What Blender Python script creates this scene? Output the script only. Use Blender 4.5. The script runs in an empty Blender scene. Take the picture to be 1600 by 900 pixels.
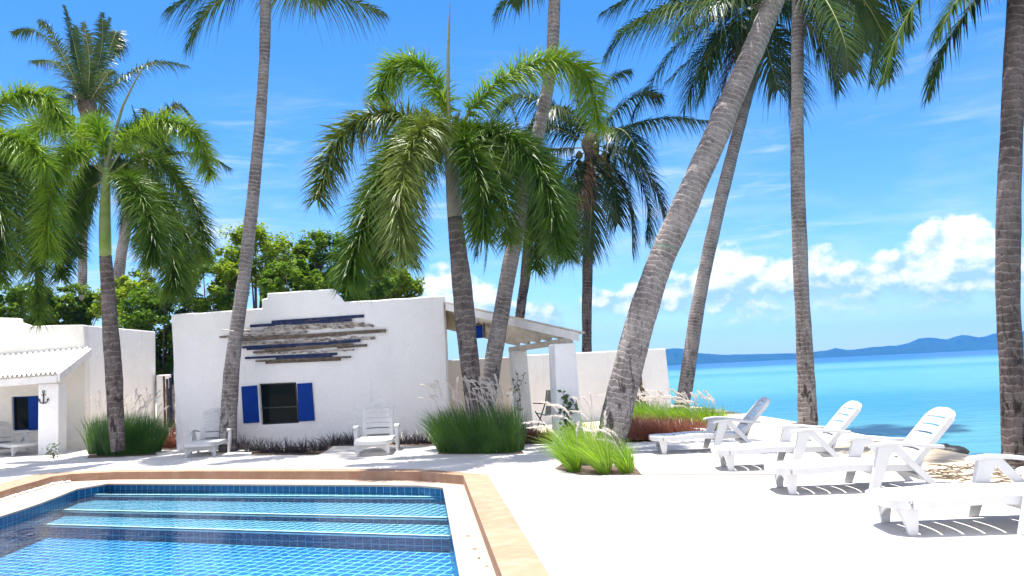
import bpy, bmesh, math, random
from mathutils import Vector, Matrix
R = math.radians
SC = bpy.context.scene
COL = SC.collection

# ------------------------------------------------------------------ camera, sky, sun, exposure
CAM_H, F_PX, ROLL, YAW = 1.25, 1300.0, 2.8, 4.9
PITCH = math.atan(132.0 * math.cos(R(ROLL)) / F_PX)
_F = Vector((math.sin(R(YAW)) * math.cos(PITCH), math.cos(R(YAW)) * math.cos(PITCH), math.sin(PITCH)))
_R0 = Vector((math.cos(R(YAW)), -math.sin(R(YAW)), 0)); _U0 = _R0.cross(_F)
_R = _R0 * math.cos(R(ROLL)) - _U0 * math.sin(R(ROLL)); _U = _U0 * math.cos(R(ROLL)) + _R0 * math.sin(R(ROLL))
_C = Vector((0, 0, CAM_H))
cd = bpy.data.cameras.new('camera'); cam = bpy.data.objects.new('camera', cd); COL.objects.link(cam)
cd.sensor_width = 36; cd.lens = 36 * F_PX / 1600; cd.clip_start = 0.05; cd.clip_end = 20000
m3 = Matrix((_R, _U, -_F)).transposed(); cam.matrix_world = Matrix.Translation(_C) @ m3.to_4x4()
SC.camera = cam

def ray(px, py): return _F + _R * ((px - 800) / F_PX) + _U * ((450 - py) / F_PX)
def G(px, py, z=0.0):                       # a point on the level z
    d = ray(px, py); return _C + d * ((z - CAM_H) / d.z)
def D(px, py, Y):                           # a point at the depth Y
    d = ray(px, py); return _C + d * (Y / d.y)
def onplane(px, py, a, b, off=0.0):         # a point on the upright plane through a and b
    n = Vector((b.y - a.y, a.x - b.x, 0)).normalized()
    if n.y > 0: n = -n
    d = ray(px, py); return _C + d * (((a + n * off - _C).dot(n)) / d.dot(n))

SUN = Vector((-0.12, 0.14, 1.0)).normalized()
SUN_EL = math.asin(SUN.z); SUN_AZ = math.atan2(SUN.x, SUN.y)
sl = bpy.data.lights.new('sun', 'SUN'); sl.energy = 4.7; sl.angle = R(0.53); sl.color = (1.0, 0.955, 0.89)
so = bpy.data.objects.new('sun', sl); COL.objects.link(so); so.rotation_euler = SUN.to_track_quat('Z', 'Y').to_euler()
SC.view_settings.view_transform = 'Standard'; SC.view_settings.look = 'None'
SC.view_settings.exposure = 1.40; SC.view_settings.gamma = 1.0; SC.view_settings.use_curve_mapping = False
SC.cycles.max_bounces = 10; SC.cycles.transparent_max_bounces = 16; SC.cycles.volume_bounces = 0
SC.cycles.sample_clamp_indirect = 8; SC.cycles.caustics_reflective = False; SC.cycles.caustics_refractive = False

class NT:                                    # a thin node-graph helper
    def __init__(s, tree): s.t = tree; s.n = tree.nodes; s.l = tree.links
    def node(s, typ, **kw):
        n = s.n.new(typ)
        for k, v in kw.items(): setattr(n, k, v)
        return n
    def put(s, sock, v):
        if hasattr(v, 'links') or isinstance(v, bpy.types.NodeSocket): s.l.new(v, sock)
        else: sock.default_value = v
    def math(s, op, a, b=0.0, c=None, clamp=False):
        n = s.node('ShaderNodeMath', operation=op, use_clamp=clamp); s.put(n.inputs[0], a); s.put(n.inputs[1], b)
        if c is not None: s.put(n.inputs[2], c)
        return n.outputs[0]
    def mix(s, f, a, b, mode='MIX'):
        n = s.node('ShaderNodeMix', data_type='RGBA', blend_type=mode)
        s.put(n.inputs[0], f); s.put(n.inputs[6], a); s.put(n.inputs[7], b); return n.outputs[2]
    def noise(s, vec, scale, detail=4.0, rough=0.55, dist=0.0):
        n = s.node('ShaderNodeTexNoise'); 
        if vec is not None: s.l.new(vec, n.inputs['Vector'])
        n.inputs['Scale'].default_value = scale; n.inputs['Detail'].default_value = detail
        n.inputs['Roughness'].default_value = rough; n.inputs['Distortion'].default_value = dist
        return n.outputs[0]
    def smooth(s, v, a, b):
        n = s.node('ShaderNodeMapRange', interpolation_type='SMOOTHSTEP'); s.put(n.inputs[0], v)
        n.inputs[1].default_value = a; n.inputs[2].default_value = b; return n.outputs[0]
    def ramp(s, v, stops):
        n = s.node('ShaderNodeValToRGB'); s.put(n.inputs[0], v); e = n.color_ramp.elements
        while len(e) < len(stops): e.new(0.5)
        for el, (p, c) in zip(e, stops): el.position = p; el.color = (*c, 1) if len(c) == 3 else c
        return n.outputs[0]
    def mapping(s, vec, scale=(1, 1, 1), rot=(0, 0, 0), loc=(0, 0, 0)):
        n = s.node('ShaderNodeMapping'); s.l.new(vec, n.inputs[0]); n.inputs['Scale'].default_value = scale
        n.inputs['Rotation'].default_value = rot; n.inputs['Location'].default_value = loc; return n.outputs[0]
    def comb(s, x, y, z):
        n = s.node('ShaderNodeCombineXYZ'); s.put(n.inputs[0], x); s.put(n.inputs[1], y); s.put(n.inputs[2], z); return n.outputs[0]

def c4(c): return (c[0], c[1], c[2], 1.0)

def az_el(px, py):
    d = ray(px, py).normalized(); return math.atan2(d.x, d.y), math.asin(d.z)

world = bpy.data.worlds.new('World'); SC.world = world; world.use_nodes = True
def build_sky():
    g = NT(world.node_tree); g.n.clear()
    out = g.node('ShaderNodeOutputWorld'); bg = g.node('ShaderNodeBackground'); g.l.new(bg.outputs[0], out.inputs[0])
    sky = g.node('ShaderNodeTexSky', sky_type='NISHITA'); sky.sun_disc = False
    sky.sun_elevation = SUN_EL; sky.sun_rotation = SUN_AZ; sky.altitude = 0; sky.air_density = 1.0
    sky.dust_density = 0.3; sky.ozone_density = 2.5
    bg.inputs[1].default_value = SKY_STRENGTH
    hsv = g.node('ShaderNodeHueSaturation'); g.l.new(sky.outputs[0], hsv.inputs['Color'])
    hsv.inputs['Saturation'].default_value = SKY_SAT; hsv.inputs['Value'].default_value = SKY_VAL
    base = g.mix(1.0, hsv.outputs[0], c4(SKY_TINT), 'MULTIPLY')
    tc = g.node('ShaderNodeTexCoord'); sep = g.node('ShaderNodeSeparateXYZ'); g.l.new(tc.outputs['Generated'], sep.inputs[0])
    az = g.math('ARCTAN2', sep.outputs[0], sep.outputs[1]); el = g.math('ARCSINE', sep.outputs[2])
    # cumulus bank over the sea: an envelope of heights along the azimuth, broken up by noise
    tops = [(640, 470), (690, 438), (740, 452), (800, 480), (870, 492), (930, 468), (990, 455), (1050, 446), (1090, 425), (1130, 392), (1165, 418),
            (1200, 424), (1240, 412), (1290, 412), (1340, 418), (1380, 398), (1430, 380), (1465, 366), (1495, 358), (1525, 364), (1560, 384), (1600, 396), (1680, 400)]
    A0, A1 = -0.6, 1.0; E0, E1 = -0.05, 0.25
    fc = g.node('ShaderNodeFloatCurve'); cur = fc.mapping.curves[0]
    pts = []
    for x, y in tops:
        a, e = az_el(x, y - 20); pts.append(((a - A0) / (A1 - A0), (e - E0) / (E1 - E0)))
    pts = [(0.0, 0.3), (0.2, 0.42)] + pts + [(0.93, 0.55), (1.0, 0.35)]
    while len(cur.points) < len(pts): cur.points.new(0.5, 0.5)
    for p, (a, b) in zip(cur.points, sorted(pts)): p.location = (a, b)
    fc.mapping.update()
    an = g.math('DIVIDE', g.math('SUBTRACT', az, A0), A1 - A0, clamp=True); g.l.new(an, fc.inputs['Value'])
    top = g.math('ADD', g.math('MULTIPLY', fc.outputs[0], E1 - E0), E0)
    vec = g.comb(az, g.math('MULTIPLY', el, 1.35), 0.0)
    n1 = g.noise(vec, 26.0, 7.0, 0.55); n1b = g.noise(g.mapping(vec, loc=(-0.006, 0.012, 0)), 26.0, 7.0, 0.55)
    n2 = g.noise(vec, 9.0, 4.0, 0.5)
    edge = g.math('ADD', g.math('MULTIPLY', g.math('SUBTRACT', n1, 0.5), 0.055), g.math('MULTIPLY', g.math('SUBTRACT', n2, 0.5), 0.06))
    d_top = g.math('ADD', g.math('SUBTRACT', top, el), edge)
    base_el = az_el(1300, 478)[1]
    d_bot = g.math('ADD', g.math('SUBTRACT', el, base_el), g.math('MULTIPLY', edge, 1.3))
    cum = g.math('MULTIPLY', g.smooth(d_top, -0.002, 0.010), g.smooth(d_bot, -0.012, 0.020))
    thick = g.smooth(g.math('ADD', g.math('MULTIPLY', n2, 0.6), g.math('MULTIPLY', n1, 0.4)), 0.16, 0.34)
    cum = g.math('MULTIPLY', cum, g.math('MAXIMUM', g.math('MAXIMUM', thick, 0.6), g.smooth(d_bot, 0.015, 0.035)))
    shade = g.math('ADD', g.math('MULTIPLY', g.math('SUBTRACT', n1, n1b), 3.2), g.math('MULTIPLY', g.smooth(d_bot, 0.0, 0.05), 0.75))
    ccol = g.ramp(shade, [(0.0, (0.50, 0.74, 1.02)), (0.38, (0.80, 0.93, 1.10)), (0.75, (1.12, 1.14, 1.17))])
    ccol = g.mix(1.0, ccol, (CLOUD, CLOUD, CLOUD, 1), 'MULTIPLY')
    # thin high streaks and a soft veil
    v2 = g.mapping(vec, scale=(2.2, 11.0, 1), rot=(0, 0, R(-14)))
    n3 = g.noise(v2, 3.0, 6.0, 0.62, 0.5); n4 = g.noise(vec, 3.0, 3.0, 0.5)
    cir = g.math('MULTIPLY', g.smooth(n3, 0.46, 0.76), g.smooth(n4, 0.38, 0.62))
    cir = g.math('MULTIPLY', cir, g.smooth(el, 0.42, 0.16)); cir = g.math('MULTIPLY', cir, 1.0)
    veil = g.math('MULTIPLY', g.smooth(g.noise(g.mapping(vec, scale=(1, 2.4, 1)), 5.0, 5.0, 0.6), 0.40, 0.68), g.smooth(el, 0.36, 0.05))
    veil = g.math('MULTIPLY', veil, 0.48)
    col = g.mix(veil, base, c4((0.72 * CLOUD, 0.88 * CLOUD, 1.10 * CLOUD)))
    col = g.mix(cir, col, c4((0.85 * CLOUD, 0.96 * CLOUD, 1.12 * CLOUD)))
    col = g.mix(cum, col, ccol)
    # broken bright cloud added out of view behind and overhead, as fill light
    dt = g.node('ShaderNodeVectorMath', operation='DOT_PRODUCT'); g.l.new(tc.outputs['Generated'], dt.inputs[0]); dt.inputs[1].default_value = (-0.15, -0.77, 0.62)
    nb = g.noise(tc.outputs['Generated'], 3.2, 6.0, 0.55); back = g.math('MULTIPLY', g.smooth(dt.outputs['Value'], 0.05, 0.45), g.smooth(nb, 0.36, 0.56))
    col = g.mix(back, col, c4((0.965 * FILL_CLOUD * CLOUD, 0.97 * FILL_CLOUD * CLOUD, 1.03 * FILL_CLOUD * CLOUD)))
    g.l.new(col, bg.inputs[0])
SKY_STRENGTH, SKY_SAT, SKY_VAL, SKY_TINT, CLOUD, FILL_CLOUD = 0.10, 1.32, 0.76, (0.76, 0.94, 1.12), 4.4, 1.55
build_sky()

# ------------------------------------------------------------------ helpers: meshes, tags, copies
class MB:
    def __init__(s): s.v = []; s.f = []; s.uv = {}
    def vert(s, p): s.v.append(tuple(p)); return len(s.v) - 1
    def face(s, idx, uv=None):
        s.f.append(tuple(idx))
        if uv: s.uv[len(s.f) - 1] = uv
    def quad(s, a, b, c, d, uv=None):
        i = len(s.v); s.v += [tuple(a), tuple(b), tuple(c), tuple(d)]; s.face((i, i + 1, i + 2, i + 3), uv)
    def poly(s, pts, uv=None):
        i = len(s.v); s.v += [tuple(p) for p in pts]; s.face(range(i, i + len(pts)), uv)
    def hull8(s, lo, hi):                    # a solid between two loops of equal count
        n = len(lo); i = len(s.v); s.v += [tuple(p) for p in lo] + [tuple(p) for p in hi]
        s.face(list(range(i + n - 1, i - 1, -1))); s.face(range(i + n, i + 2 * n))
        for k in range(n):
            j = (k + 1) % n; s.face((i + k, i + j, i + n + j, i + n + k))
    def loft(s, secs):                       # a solid through a row of equal cross-sections
        n = len(secs[0]); i = len(s.v)
        for q in secs: s.v += [tuple(p) for p in q]
        for m in range(len(secs) - 1):
            for k in range(n):
                j = (k + 1) % n; s.face((i + m * n + k, i + m * n + j, i + (m + 1) * n + j, i + (m + 1) * n + k))
        s.face(list(range(i + n - 1, i - 1, -1))); s.face(range(i + (len(secs) - 1) * n, i + len(secs) * n))
    def box(s, x0, x1, y0, y1, z0, z1):
        s.hull8([(x0, y0, z0), (x1, y0, z0), (x1, y1, z0), (x0, y1, z0)], [(x0, y0, z1), (x1, y0, z1), (x1, y1, z1), (x0, y1, z1)])
    def bar(s, a, b, w, h, up=(0, 0, 1), w2=None, h2=None):
        a = Vector(a); b = Vector(b); t = (b - a).normalized(); u = Vector(up)
        sd = t.cross(u)
        if sd.length < 1e-4: sd = t.cross(Vector((1, 0, 0)))
        sd.normalize(); u = sd.cross(t); w2 = w if w2 is None else w2; h2 = h if h2 is None else h2
        q = lambda p, w, h: [p + sd * w / 2 + u * h / 2, p - sd * w / 2 + u * h / 2, p - sd * w / 2 - u * h / 2, p + sd * w / 2 - u * h / 2]
        s.hull8(q(a, w, h), q(b, w2, h2))
    def tube(s, pts, rad, n=8, cap=True, uvs=False, wob=None):
        pts = [Vector(p) for p in pts]; m = len(pts); base = len(s.v); prev = None; L = 0; rows = []
        for k, p in enumerate(pts):
            t = (pts[min(k + 1, m - 1)] - pts[max(k - 1, 0)]).normalized()
            if prev is None:
                a = t.cross(Vector((0, 1, 0)));
                if a.length < .05: a = t.cross(Vector((1, 0, 0)))
            else: a = prev - t * prev.dot(t)
            a.normalize(); prev = a; b = t.cross(a); r = rad[k] if hasattr(rad, '__len__') else rad
            if k: L += (p - pts[k - 1]).length
            rows.append(L)
            for j in range(n):
                an = 2 * math.pi * j / n; rr = r * (wob(k, j) if wob else 1)
                s.v.append(tuple(p + a * (rr * math.cos(an)) + b * (rr * math.sin(an))))
        for k in range(m - 1):
            for j in range(n):
                j2 = (j + 1) % n
                uv = [(j / n, rows[k]), ((j + 1) / n, rows[k]), ((j + 1) / n, rows[k + 1]), (j / n, rows[k + 1])] if uvs else None
                s.face((base + k * n + j, base + k * n + j2, base + (k + 1) * n + j2, base + (k + 1) * n + j), uv)
        if cap:
            s.face([base + j for j in range(n - 1, -1, -1)]); s.face([base + (m - 1) * n + j for j in range(n)])
    def build(s, name, mat, parent=None, smooth=False, bevel=0.0, origin=None):
        me = bpy.data.meshes.new(name)
        vs = s.v
        if origin is not None: vs = [(a - origin[0], b - origin[1], c - origin[2]) for a, b, c in vs]
        me.from_pydata(vs, [], s.f)
        if s.uv:
            ul = me.uv_layers.new(name='uv')
            for p in me.polygons:
                u = s.uv.get(p.index)
                if u:
                    for li, c in zip(p.loop_indices, u): ul.data[li].uv = c
        for mm in (mat if isinstance(mat, (list, tuple)) else [mat]): me.materials.append(mm)
        if smooth: me.polygons.foreach_set('use_smooth', [True] * len(me.polygons))
        me.update()
        o = bpy.data.objects.new(name, me); COL.objects.link(o)
        if origin is not None and parent is None: o.location = origin
        if parent is not None: o.parent = parent
        if bevel:
            b = o.modifiers.new('bevel', 'BEVEL'); b.width = bevel; b.segments = 2; b.limit_method = 'ANGLE'; b.angle_limit = R(40)
        return o

def fixn(o):
    bm = bmesh.new(); bm.from_mesh(o.data); bmesh.ops.recalc_face_normals(bm, faces=bm.faces); bm.to_mesh(o.data); bm.free(); return o
def thing(name, label, cat, loc=(0, 0, 0), rz=0.0, group=None):
    o = bpy.data.objects.new(name, None); COL.objects.link(o); o.location = loc; o.rotation_euler = (0, 0, rz)
    o.empty_display_size = 0.1
    return tag(o, label, cat, group)
def tag(o, label, cat, group=None):
    o['label'] = label; o['category'] = cat
    if group: o['group'] = group
    return o
def struct(o): o['kind'] = 'structure'; return o
def copy_tree(root, loc, rz, label, group=None, name=None):
    r = root.copy(); COL.objects.link(r); r.location = loc; r.rotation_euler = (0, 0, rz); r['label'] = label
    if group: r['group'] = group
    for ch in list(root.children):
        c = ch.copy(); COL.objects.link(c); c.parent = r
        for gch in list(ch.children):
            d = gch.copy(); COL.objects.link(d); d.parent = c
    return r
def catmull(pts, n):
    P = [Vector(p) for p in pts]; P = [P[0] * 2 - P[1]] + P + [P[-1] * 2 - P[-2]]; out = []; seg = len(P) - 3
    for i in range(n + 1):
        u = i / n * seg; k = min(int(u), seg - 1); t = u - k; a, b, c, d = P[k:k + 4]
        out.append(0.5 * ((2 * b) + (c - a) * t + (2 * a - 5 * b + 4 * c - d) * t * t + (3 * b - a - 3 * c + d) * t ** 3))
    return out

# ------------------------------------------------------------------ materials
def mat(name):
    m = bpy.data.materials.new(name); m.use_nodes = True; g = NT(m.node_tree)
    p = g.n['Principled BSDF']; return m, g, p
def bump(g, p, h, strength, dist=0.02):
    b = g.node('ShaderNodeBump'); b.inputs['Strength'].default_value = strength; b.inputs['Distance'].default_value = dist
    g.l.new(h, b.inputs['Height']); g.l.new(b.outputs[0], p.inputs['Normal'])
def rough_mat(name, c1, c2, scale=3.0, rough=0.8, bscale=40.0, bstr=0.3, bdist=0.01, spec=0.3, lo=0.35, hi=0.65):
    m, g, p = mat(name); tc = g.node('ShaderNodeTexCoord').outputs['Object']
    n = g.noise(tc, scale, 6.0, 0.6); g.l.new(g.mix(g.smooth(n, lo, hi), c4(c1), c4(c2)), p.inputs['Base Color'])
    p.inputs['Roughness'].default_value = rough; p.inputs['Specular IOR Level'].default_value = spec
    bump(g, p, g.noise(tc, bscale, 5.0, 0.6), bstr, bdist); return m

def plaster(name, c, c2, stain):
    m, g, p = mat(name); tc = g.node('ShaderNodeTexCoord').outputs['Object']
    n = g.noise(tc, 1.1, 6.0, 0.62); col = g.mix(g.smooth(n, 0.38, 0.7), c4(c), c4(c2))
    v = g.mapping(tc, scale=(3.0, 3.0, 0.35)); st = g.smooth(g.noise(v, 2.2, 5.0, 0.6), 0.58, 0.85)
    col = g.mix(g.math('MULTIPLY', st, 0.5), col, c4(stain)); g.l.new(col, p.inputs['Base Color'])
    p.inputs['Roughness'].default_value = 0.9; p.inputs['Specular IOR Level'].default_value = 0.15
    h = g.math('ADD', g.noise(tc, 9.0, 5.0, 0.6), g.math('MULTIPLY', g.noise(tc, 60.0, 3.0, 0.6), 0.35)); bump(g, p, h, 0.9, 0.03); return m
M_PLASTER = plaster('white_plaster', (0.83, 0.815, 0.815), (0.78, 0.765, 0.765), (0.58, 0.56, 0.54))
M_CREAM = plaster('cream_plaster', (0.76, 0.735, 0.69), (0.70, 0.67, 0.62), (0.55, 0.52, 0.47))
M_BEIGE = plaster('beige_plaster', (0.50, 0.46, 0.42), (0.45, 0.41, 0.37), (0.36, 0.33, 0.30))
M_PILLAR = plaster('shaded_plaster', (0.68, 0.67, 0.66), (0.55, 0.54, 0.53), (0.42, 0.41, 0.40))  # roof shade on the rear porch pillar, put into the plaster colour

def deck_mat():
    m, g, p = mat('pale_concrete'); tc = g.node('ShaderNodeTexCoord').outputs['Object']
    n = g.noise(tc, 0.7, 7.0, 0.65); col = g.mix(g.smooth(n, 0.35, 0.7), c4((0.56, 0.54, 0.52)), c4((0.49, 0.465, 0.44)))
    n2 = g.noise(tc, 14.0, 5.0, 0.7); col = g.mix(g.math('MULTIPLY', g.smooth(n2, 0.55, 0.8), 0.25), col, c4((0.55, 0.49, 0.43)))
    g.l.new(col, p.inputs['Base Color']); p.inputs['Roughness'].default_value = 0.85; p.inputs['Specular IOR Level'].default_value = 0.2
    bump(g, p, g.noise(tc, 90.0, 4.0, 0.6), 0.25, 0.006); return m
M_DECK = deck_mat()

def stone_mat(name, a, b, d, block):
    m, g, p = mat(name); tc = g.node('ShaderNodeTexCoord'); uv = tc.outputs['UV']; ob = tc.outputs['Object']
    br = g.node('ShaderNodeTexBrick'); br.offset = 0.0; br.squash = 1.0; g.l.new(uv, br.inputs['Vector'])
    br.inputs['Scale'].default_value = 1.0; br.inputs['Brick Width'].default_value = block; br.inputs['Row Height'].default_value = 30.0
    br.inputs['Mortar Size'].default_value = 0.009; br.inputs['Mortar Smooth'].default_value = 0.3; br.inputs['Bias'].default_value = 0.0
    br.inputs['Color1'].default_value = c4(a); br.inputs['Color2'].default_value = c4(b); br.inputs['Mortar'].default_value = c4([x * 1.12 for x in a])
    n = g.noise(ob, 5.0, 7.0, 0.7, 0.6); col = g.mix(g.math('MULTIPLY', g.smooth(n, 0.42, 0.72), 0.7), br.outputs[0], c4(d))
    n2 = g.noise(ob, 30.0, 4.0, 0.6); col = g.mix(g.math('MULTIPLY', g.smooth(n2, 0.6, 0.8), 0.35), col, c4([x * 0.6 for x in a]))
    g.l.new(col, p.inputs['Base Color']); p.inputs['Roughness'].default_value = 0.75; p.inputs['Specular IOR Level'].default_value = 0.25
    bump(g, p, g.noise(ob, 45.0, 5.0, 0.65), 0.35, 0.008); return m
M_CURB = stone_mat('orange_sandstone', (0.32, 0.195, 0.125), (0.28, 0.165, 0.105), (0.38, 0.275, 0.205), 0.62)
M_COPING = stone_mat('pale_sandstone', (0.36, 0.27, 0.22), (0.33, 0.255, 0.21), (0.40, 0.32, 0.27), 0.62)

def tile_mat(name, c1, c2, grout, size, wobble=0.0, msize=0.07):
    m, g, p = mat(name); uv = g.node('ShaderNodeTexCoord').outputs['UV']; vec = uv
    if wobble:  # wavy grid: the water's refraction drawn into the tile pattern
        nt = g.node('ShaderNodeTexNoise'); g.l.new(uv, nt.inputs['Vector']); nt.inputs['Scale'].default_value = 9.0; nt.inputs['Detail'].default_value = 2.0
        vm = g.node('ShaderNodeVectorMath', operation='SUBTRACT'); g.l.new(nt.outputs['Color'], vm.inputs[0]); vm.inputs[1].default_value = (0.5, 0.5, 0.5)
        vs = g.node('ShaderNodeVectorMath', operation='SCALE'); g.l.new(vm.outputs[0], vs.inputs[0]); vs.inputs['Scale'].default_value = wobble
        va = g.node('ShaderNodeVectorMath', operation='ADD'); g.l.new(uv, va.inputs[0]); g.l.new(vs.outputs[0], va.inputs[1]); vec = va.outputs[0]
    br = g.node('ShaderNodeTexBrick'); br.offset = 0.0; br.squash = 1.0; g.l.new(vec, br.inputs['Vector'])
    br.inputs['Scale'].default_value = 1.0; br.inputs['Brick Width'].default_value = size; br.inputs['Row Height'].default_value = size
    br.inputs['Mortar Size'].default_value = size * msize; br.inputs['Mortar Smooth'].default_value = 0.25
    br.inputs['Color1'].default_value = c4(c1); br.inputs['Color2'].default_value = c4(c2); br.inputs['Mortar'].default_value = c4(grout)
    g.l.new(br.outputs[0], p.inputs['Base Color']); p.inputs['Roughness'].default_value = 0.25; return m
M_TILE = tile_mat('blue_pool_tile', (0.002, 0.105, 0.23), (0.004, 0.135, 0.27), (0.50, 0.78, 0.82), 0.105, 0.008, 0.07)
M_TILE_W = tile_mat('shaded_pool_tile', (0.002, 0.060, 0.16), (0.003, 0.075, 0.19), (0.10, 0.33, 0.45), 0.105, 0, 0.04)  # darker copy of the tile: shade on upright faces put into the colour
M_TILE_DEEP = tile_mat('deep_blue_pool_tile', (0.001, 0.088, 0.29), (0.002, 0.115, 0.35), (0.24, 0.66, 0.78), 0.135, 0.05, 0.06)
M_NOSING = rough_mat('white_nosing_tile', (0.62, 0.80, 0.80), (0.70, 0.85, 0.85), 8.0, 0.4)

def water_mat():
    m, g, p = mat('pool_water'); g.n.remove(p); out = g.n['Material Output']; tc = g.node('ShaderNodeTexCoord').outputs['Object']
    tr = g.node('ShaderNodeBsdfTransparent'); tr.inputs[0].default_value = (0.80, 0.95, 0.985, 1)
    gl = g.node('ShaderNodeBsdfGlossy'); gl.inputs['Roughness'].default_value = 0.015; fr = g.node('ShaderNodeFresnel'); fr.inputs[0].default_value = 1.14
    bm = g.node('ShaderNodeBump'); bm.inputs['Strength'].default_value = 0.5; bm.inputs['Distance'].default_value = 0.02
    h = g.math('ADD', g.noise(g.mapping(tc, scale=(1, 1.7, 1)), 4.5, 3.0, 0.5, 0.4), g.math('MULTIPLY', g.noise(tc, 17.0, 2.0, 0.5), 0.25))
    g.l.new(h, bm.inputs['Height']); g.l.new(bm.outputs[0], gl.inputs['Normal']); g.l.new(bm.outputs[0], fr.inputs['Normal'])
    mx = g.node('ShaderNodeMixShader'); g.l.new(fr.outputs[0], mx.inputs[0]); g.l.new(tr.outputs[0], mx.inputs[1]); g.l.new(gl.outputs[0], mx.inputs[2])
    g.l.new(mx.outputs[0], out.inputs[0]); return m
M_WATER = water_mat()

def sea_mat():
    m, g, p = mat('sea_water'); tc = g.node('ShaderNodeTexCoord').outputs['Object']
    sep = g.node('ShaderNodeSeparateXYZ'); g.l.new(tc, sep.inputs[0])
    dist = g.math('SQRT', g.math('ADD', g.math('POWER', sep.outputs[0], 2.0), g.math('POWER', sep.outputs[1], 2.0)))
    ld = g.math('LOGARITHM', g.math('MAXIMUM', dist, 1.0), 10.0)          # 1 = 10 m, 2 = 100 m, 3 = 1 km
    warp = g.math('MULTIPLY', g.math('SUBTRACT', g.noise(g.mapping(tc, scale=(0.02, 0.05, 1)), 1.0, 4.0, 0.6), 0.5), 0.13)
    t = g.math('DIVIDE', g.math('SUBTRACT', g.math('ADD', ld, warp), 1.0), 2.5, clamp=True)
    col = g.ramp(t, [(0.0, (0.063, 0.189, 0.206)), (0.15, (0.050, 0.179, 0.206)), (0.21, (0.020, 0.136, 0.197)), (0.25, (0.022, 0.141, 0.197)), (0.30, (0.054, 0.194, 0.185)), (0.40, (0.063, 0.209, 0.185)), (0.455, (0.032, 0.165, 0.185)),
                     (0.49, (0.077, 0.213, 0.185)), (0.55, (0.050, 0.184, 0.181)), (0.60, (0.005, 0.087, 0.168)), (0.70, (0.002, 0.053, 0.151)), (1.0, (0.001, 0.044, 0.143))])
    rip = g.smooth(g.noise(g.mapping(tc, scale=(0.5, 1.6, 1)), 1.0, 5.0, 0.65, 0.8), 0.42, 0.66)
    col = g.mix(g.math('MULTIPLY', rip, 0.40), col, c4((0.010, 0.09, 0.19)))
    g.l.new(col, p.inputs['Base Color']); p.inputs['Roughness'].default_value = 0.28; p.inputs['IOR'].default_value = 1.33; p.inputs['Specular IOR Level'].default_value = 0.22
    h = g.math('ADD', g.noise(g.mapping(tc, scale=(0.6, 1.2, 1)), 1.3, 5.0, 0.6, 0.6), g.math('MULTIPLY', g.noise(g.mapping(tc, scale=(0.07, 0.2, 1)), 1.0, 4.0, 0.6), 1.5))
    bump(g, p, h, 0.8, 0.16); return m
M_SEA = sea_mat()
M_SAND = rough_mat('beach_sand', (0.55, 0.47, 0.36), (0.40, 0.33, 0.24), 2.0, 0.95, 25.0, 0.5, 0.02, 0.1)
M_SOIL = rough_mat('bed_soil', (0.09, 0.065, 0.05), (0.16, 0.12, 0.09), 5.0, 0.95, 30.0, 0.8, 0.03, 0.1)
M_HILL = rough_mat('forest_hill', (0.008, 0.026, 0.018), (0.018, 0.042, 0.024), 0.02, 0.95, 0.05, 0.8, 6.0, 0.05)
def plastic_mat():
    m, g, p = mat('white_plastic'); tc = g.node('ShaderNodeTexCoord').outputs['Object']
    n = g.noise(tc, 6.0, 5.0, 0.6); g.l.new(g.mix(g.smooth(n, 0.45, 0.75), c4((0.54, 0.54, 0.545)), c4((0.49, 0.485, 0.48))), p.inputs['Base Color'])
    p.inputs['Roughness'].default_value = 0.38; p.inputs['Specular IOR Level'].default_value = 0.4
    p.inputs['Subsurface Weight'].default_value = 0.0; return m
M_PLASTIC = plastic_mat()
M_BLUE = rough_mat('blue_paint', (0.001, 0.030, 0.22), (0.002, 0.036, 0.25), 6.0, 0.6, 40.0, 0.15, 0.004, 0.12)
M_BLUEWOOD = rough_mat('worn_blue_wood', (0.016, 0.028, 0.085), (0.10, 0.088, 0.08), 14.0, 0.75, 50.0, 0.5, 0.01, 0.2, 0.5, 0.72)
M_BROWNWOOD = rough_mat('weathered_wood', (0.17, 0.135, 0.105), (0.09, 0.07, 0.055), 12.0, 0.85, 50.0, 0.5, 0.01, 0.15)
M_DRIFT = rough_mat('driftwood_branch', (0.50, 0.45, 0.41), (0.13, 0.095, 0.075), 14.0, 0.85, 60.0, 0.7, 0.01, 0.15)
M_ROOFWOOD = rough_mat('pale_painted_wood', (0.62, 0.56, 0.47), (0.50, 0.44, 0.35), 6.0, 0.75, 40.0, 0.3, 0.006)
M_FASCIA = rough_mat('white_painted_wood', (0.72, 0.70, 0.70), (0.64, 0.62, 0.60), 6.0, 0.7, 40.0, 0.3, 0.006)
M_ROOF = rough_mat('white_roof_sheet', (0.80, 0.79, 0.76), (0.70, 0.68, 0.63), 3.0, 0.7, 40.0, 0.25, 0.006)
M_IRON = rough_mat('dark_iron', (0.03, 0.03, 0.035), (0.05, 0.05, 0.05), 8.0, 0.5)
M_SLING = rough_mat('grey_sling_fabric', (0.12, 0.15, 0.15), (0.16, 0.19, 0.19), 8.0, 0.9)
M_PEBBLE = rough_mat('white_pebble', (0.78, 0.76, 0.73), (0.66, 0.63, 0.60), 9.0, 0.7)
M_ROCK = rough_mat('wet_rock', (0.06, 0.055, 0.055), (0.13, 0.12, 0.11), 4.0, 0.8, 18.0, 0.8, 0.03)
M_ROPE_G = rough_mat('green_rope', (0.03, 0.22, 0.12), (0.05, 0.28, 0.16), 9.0)
M_ROPE_W = rough_mat('pale_rope', (0.55, 0.5, 0.46), (0.4, 0.36, 0.33), 9.0)
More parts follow.
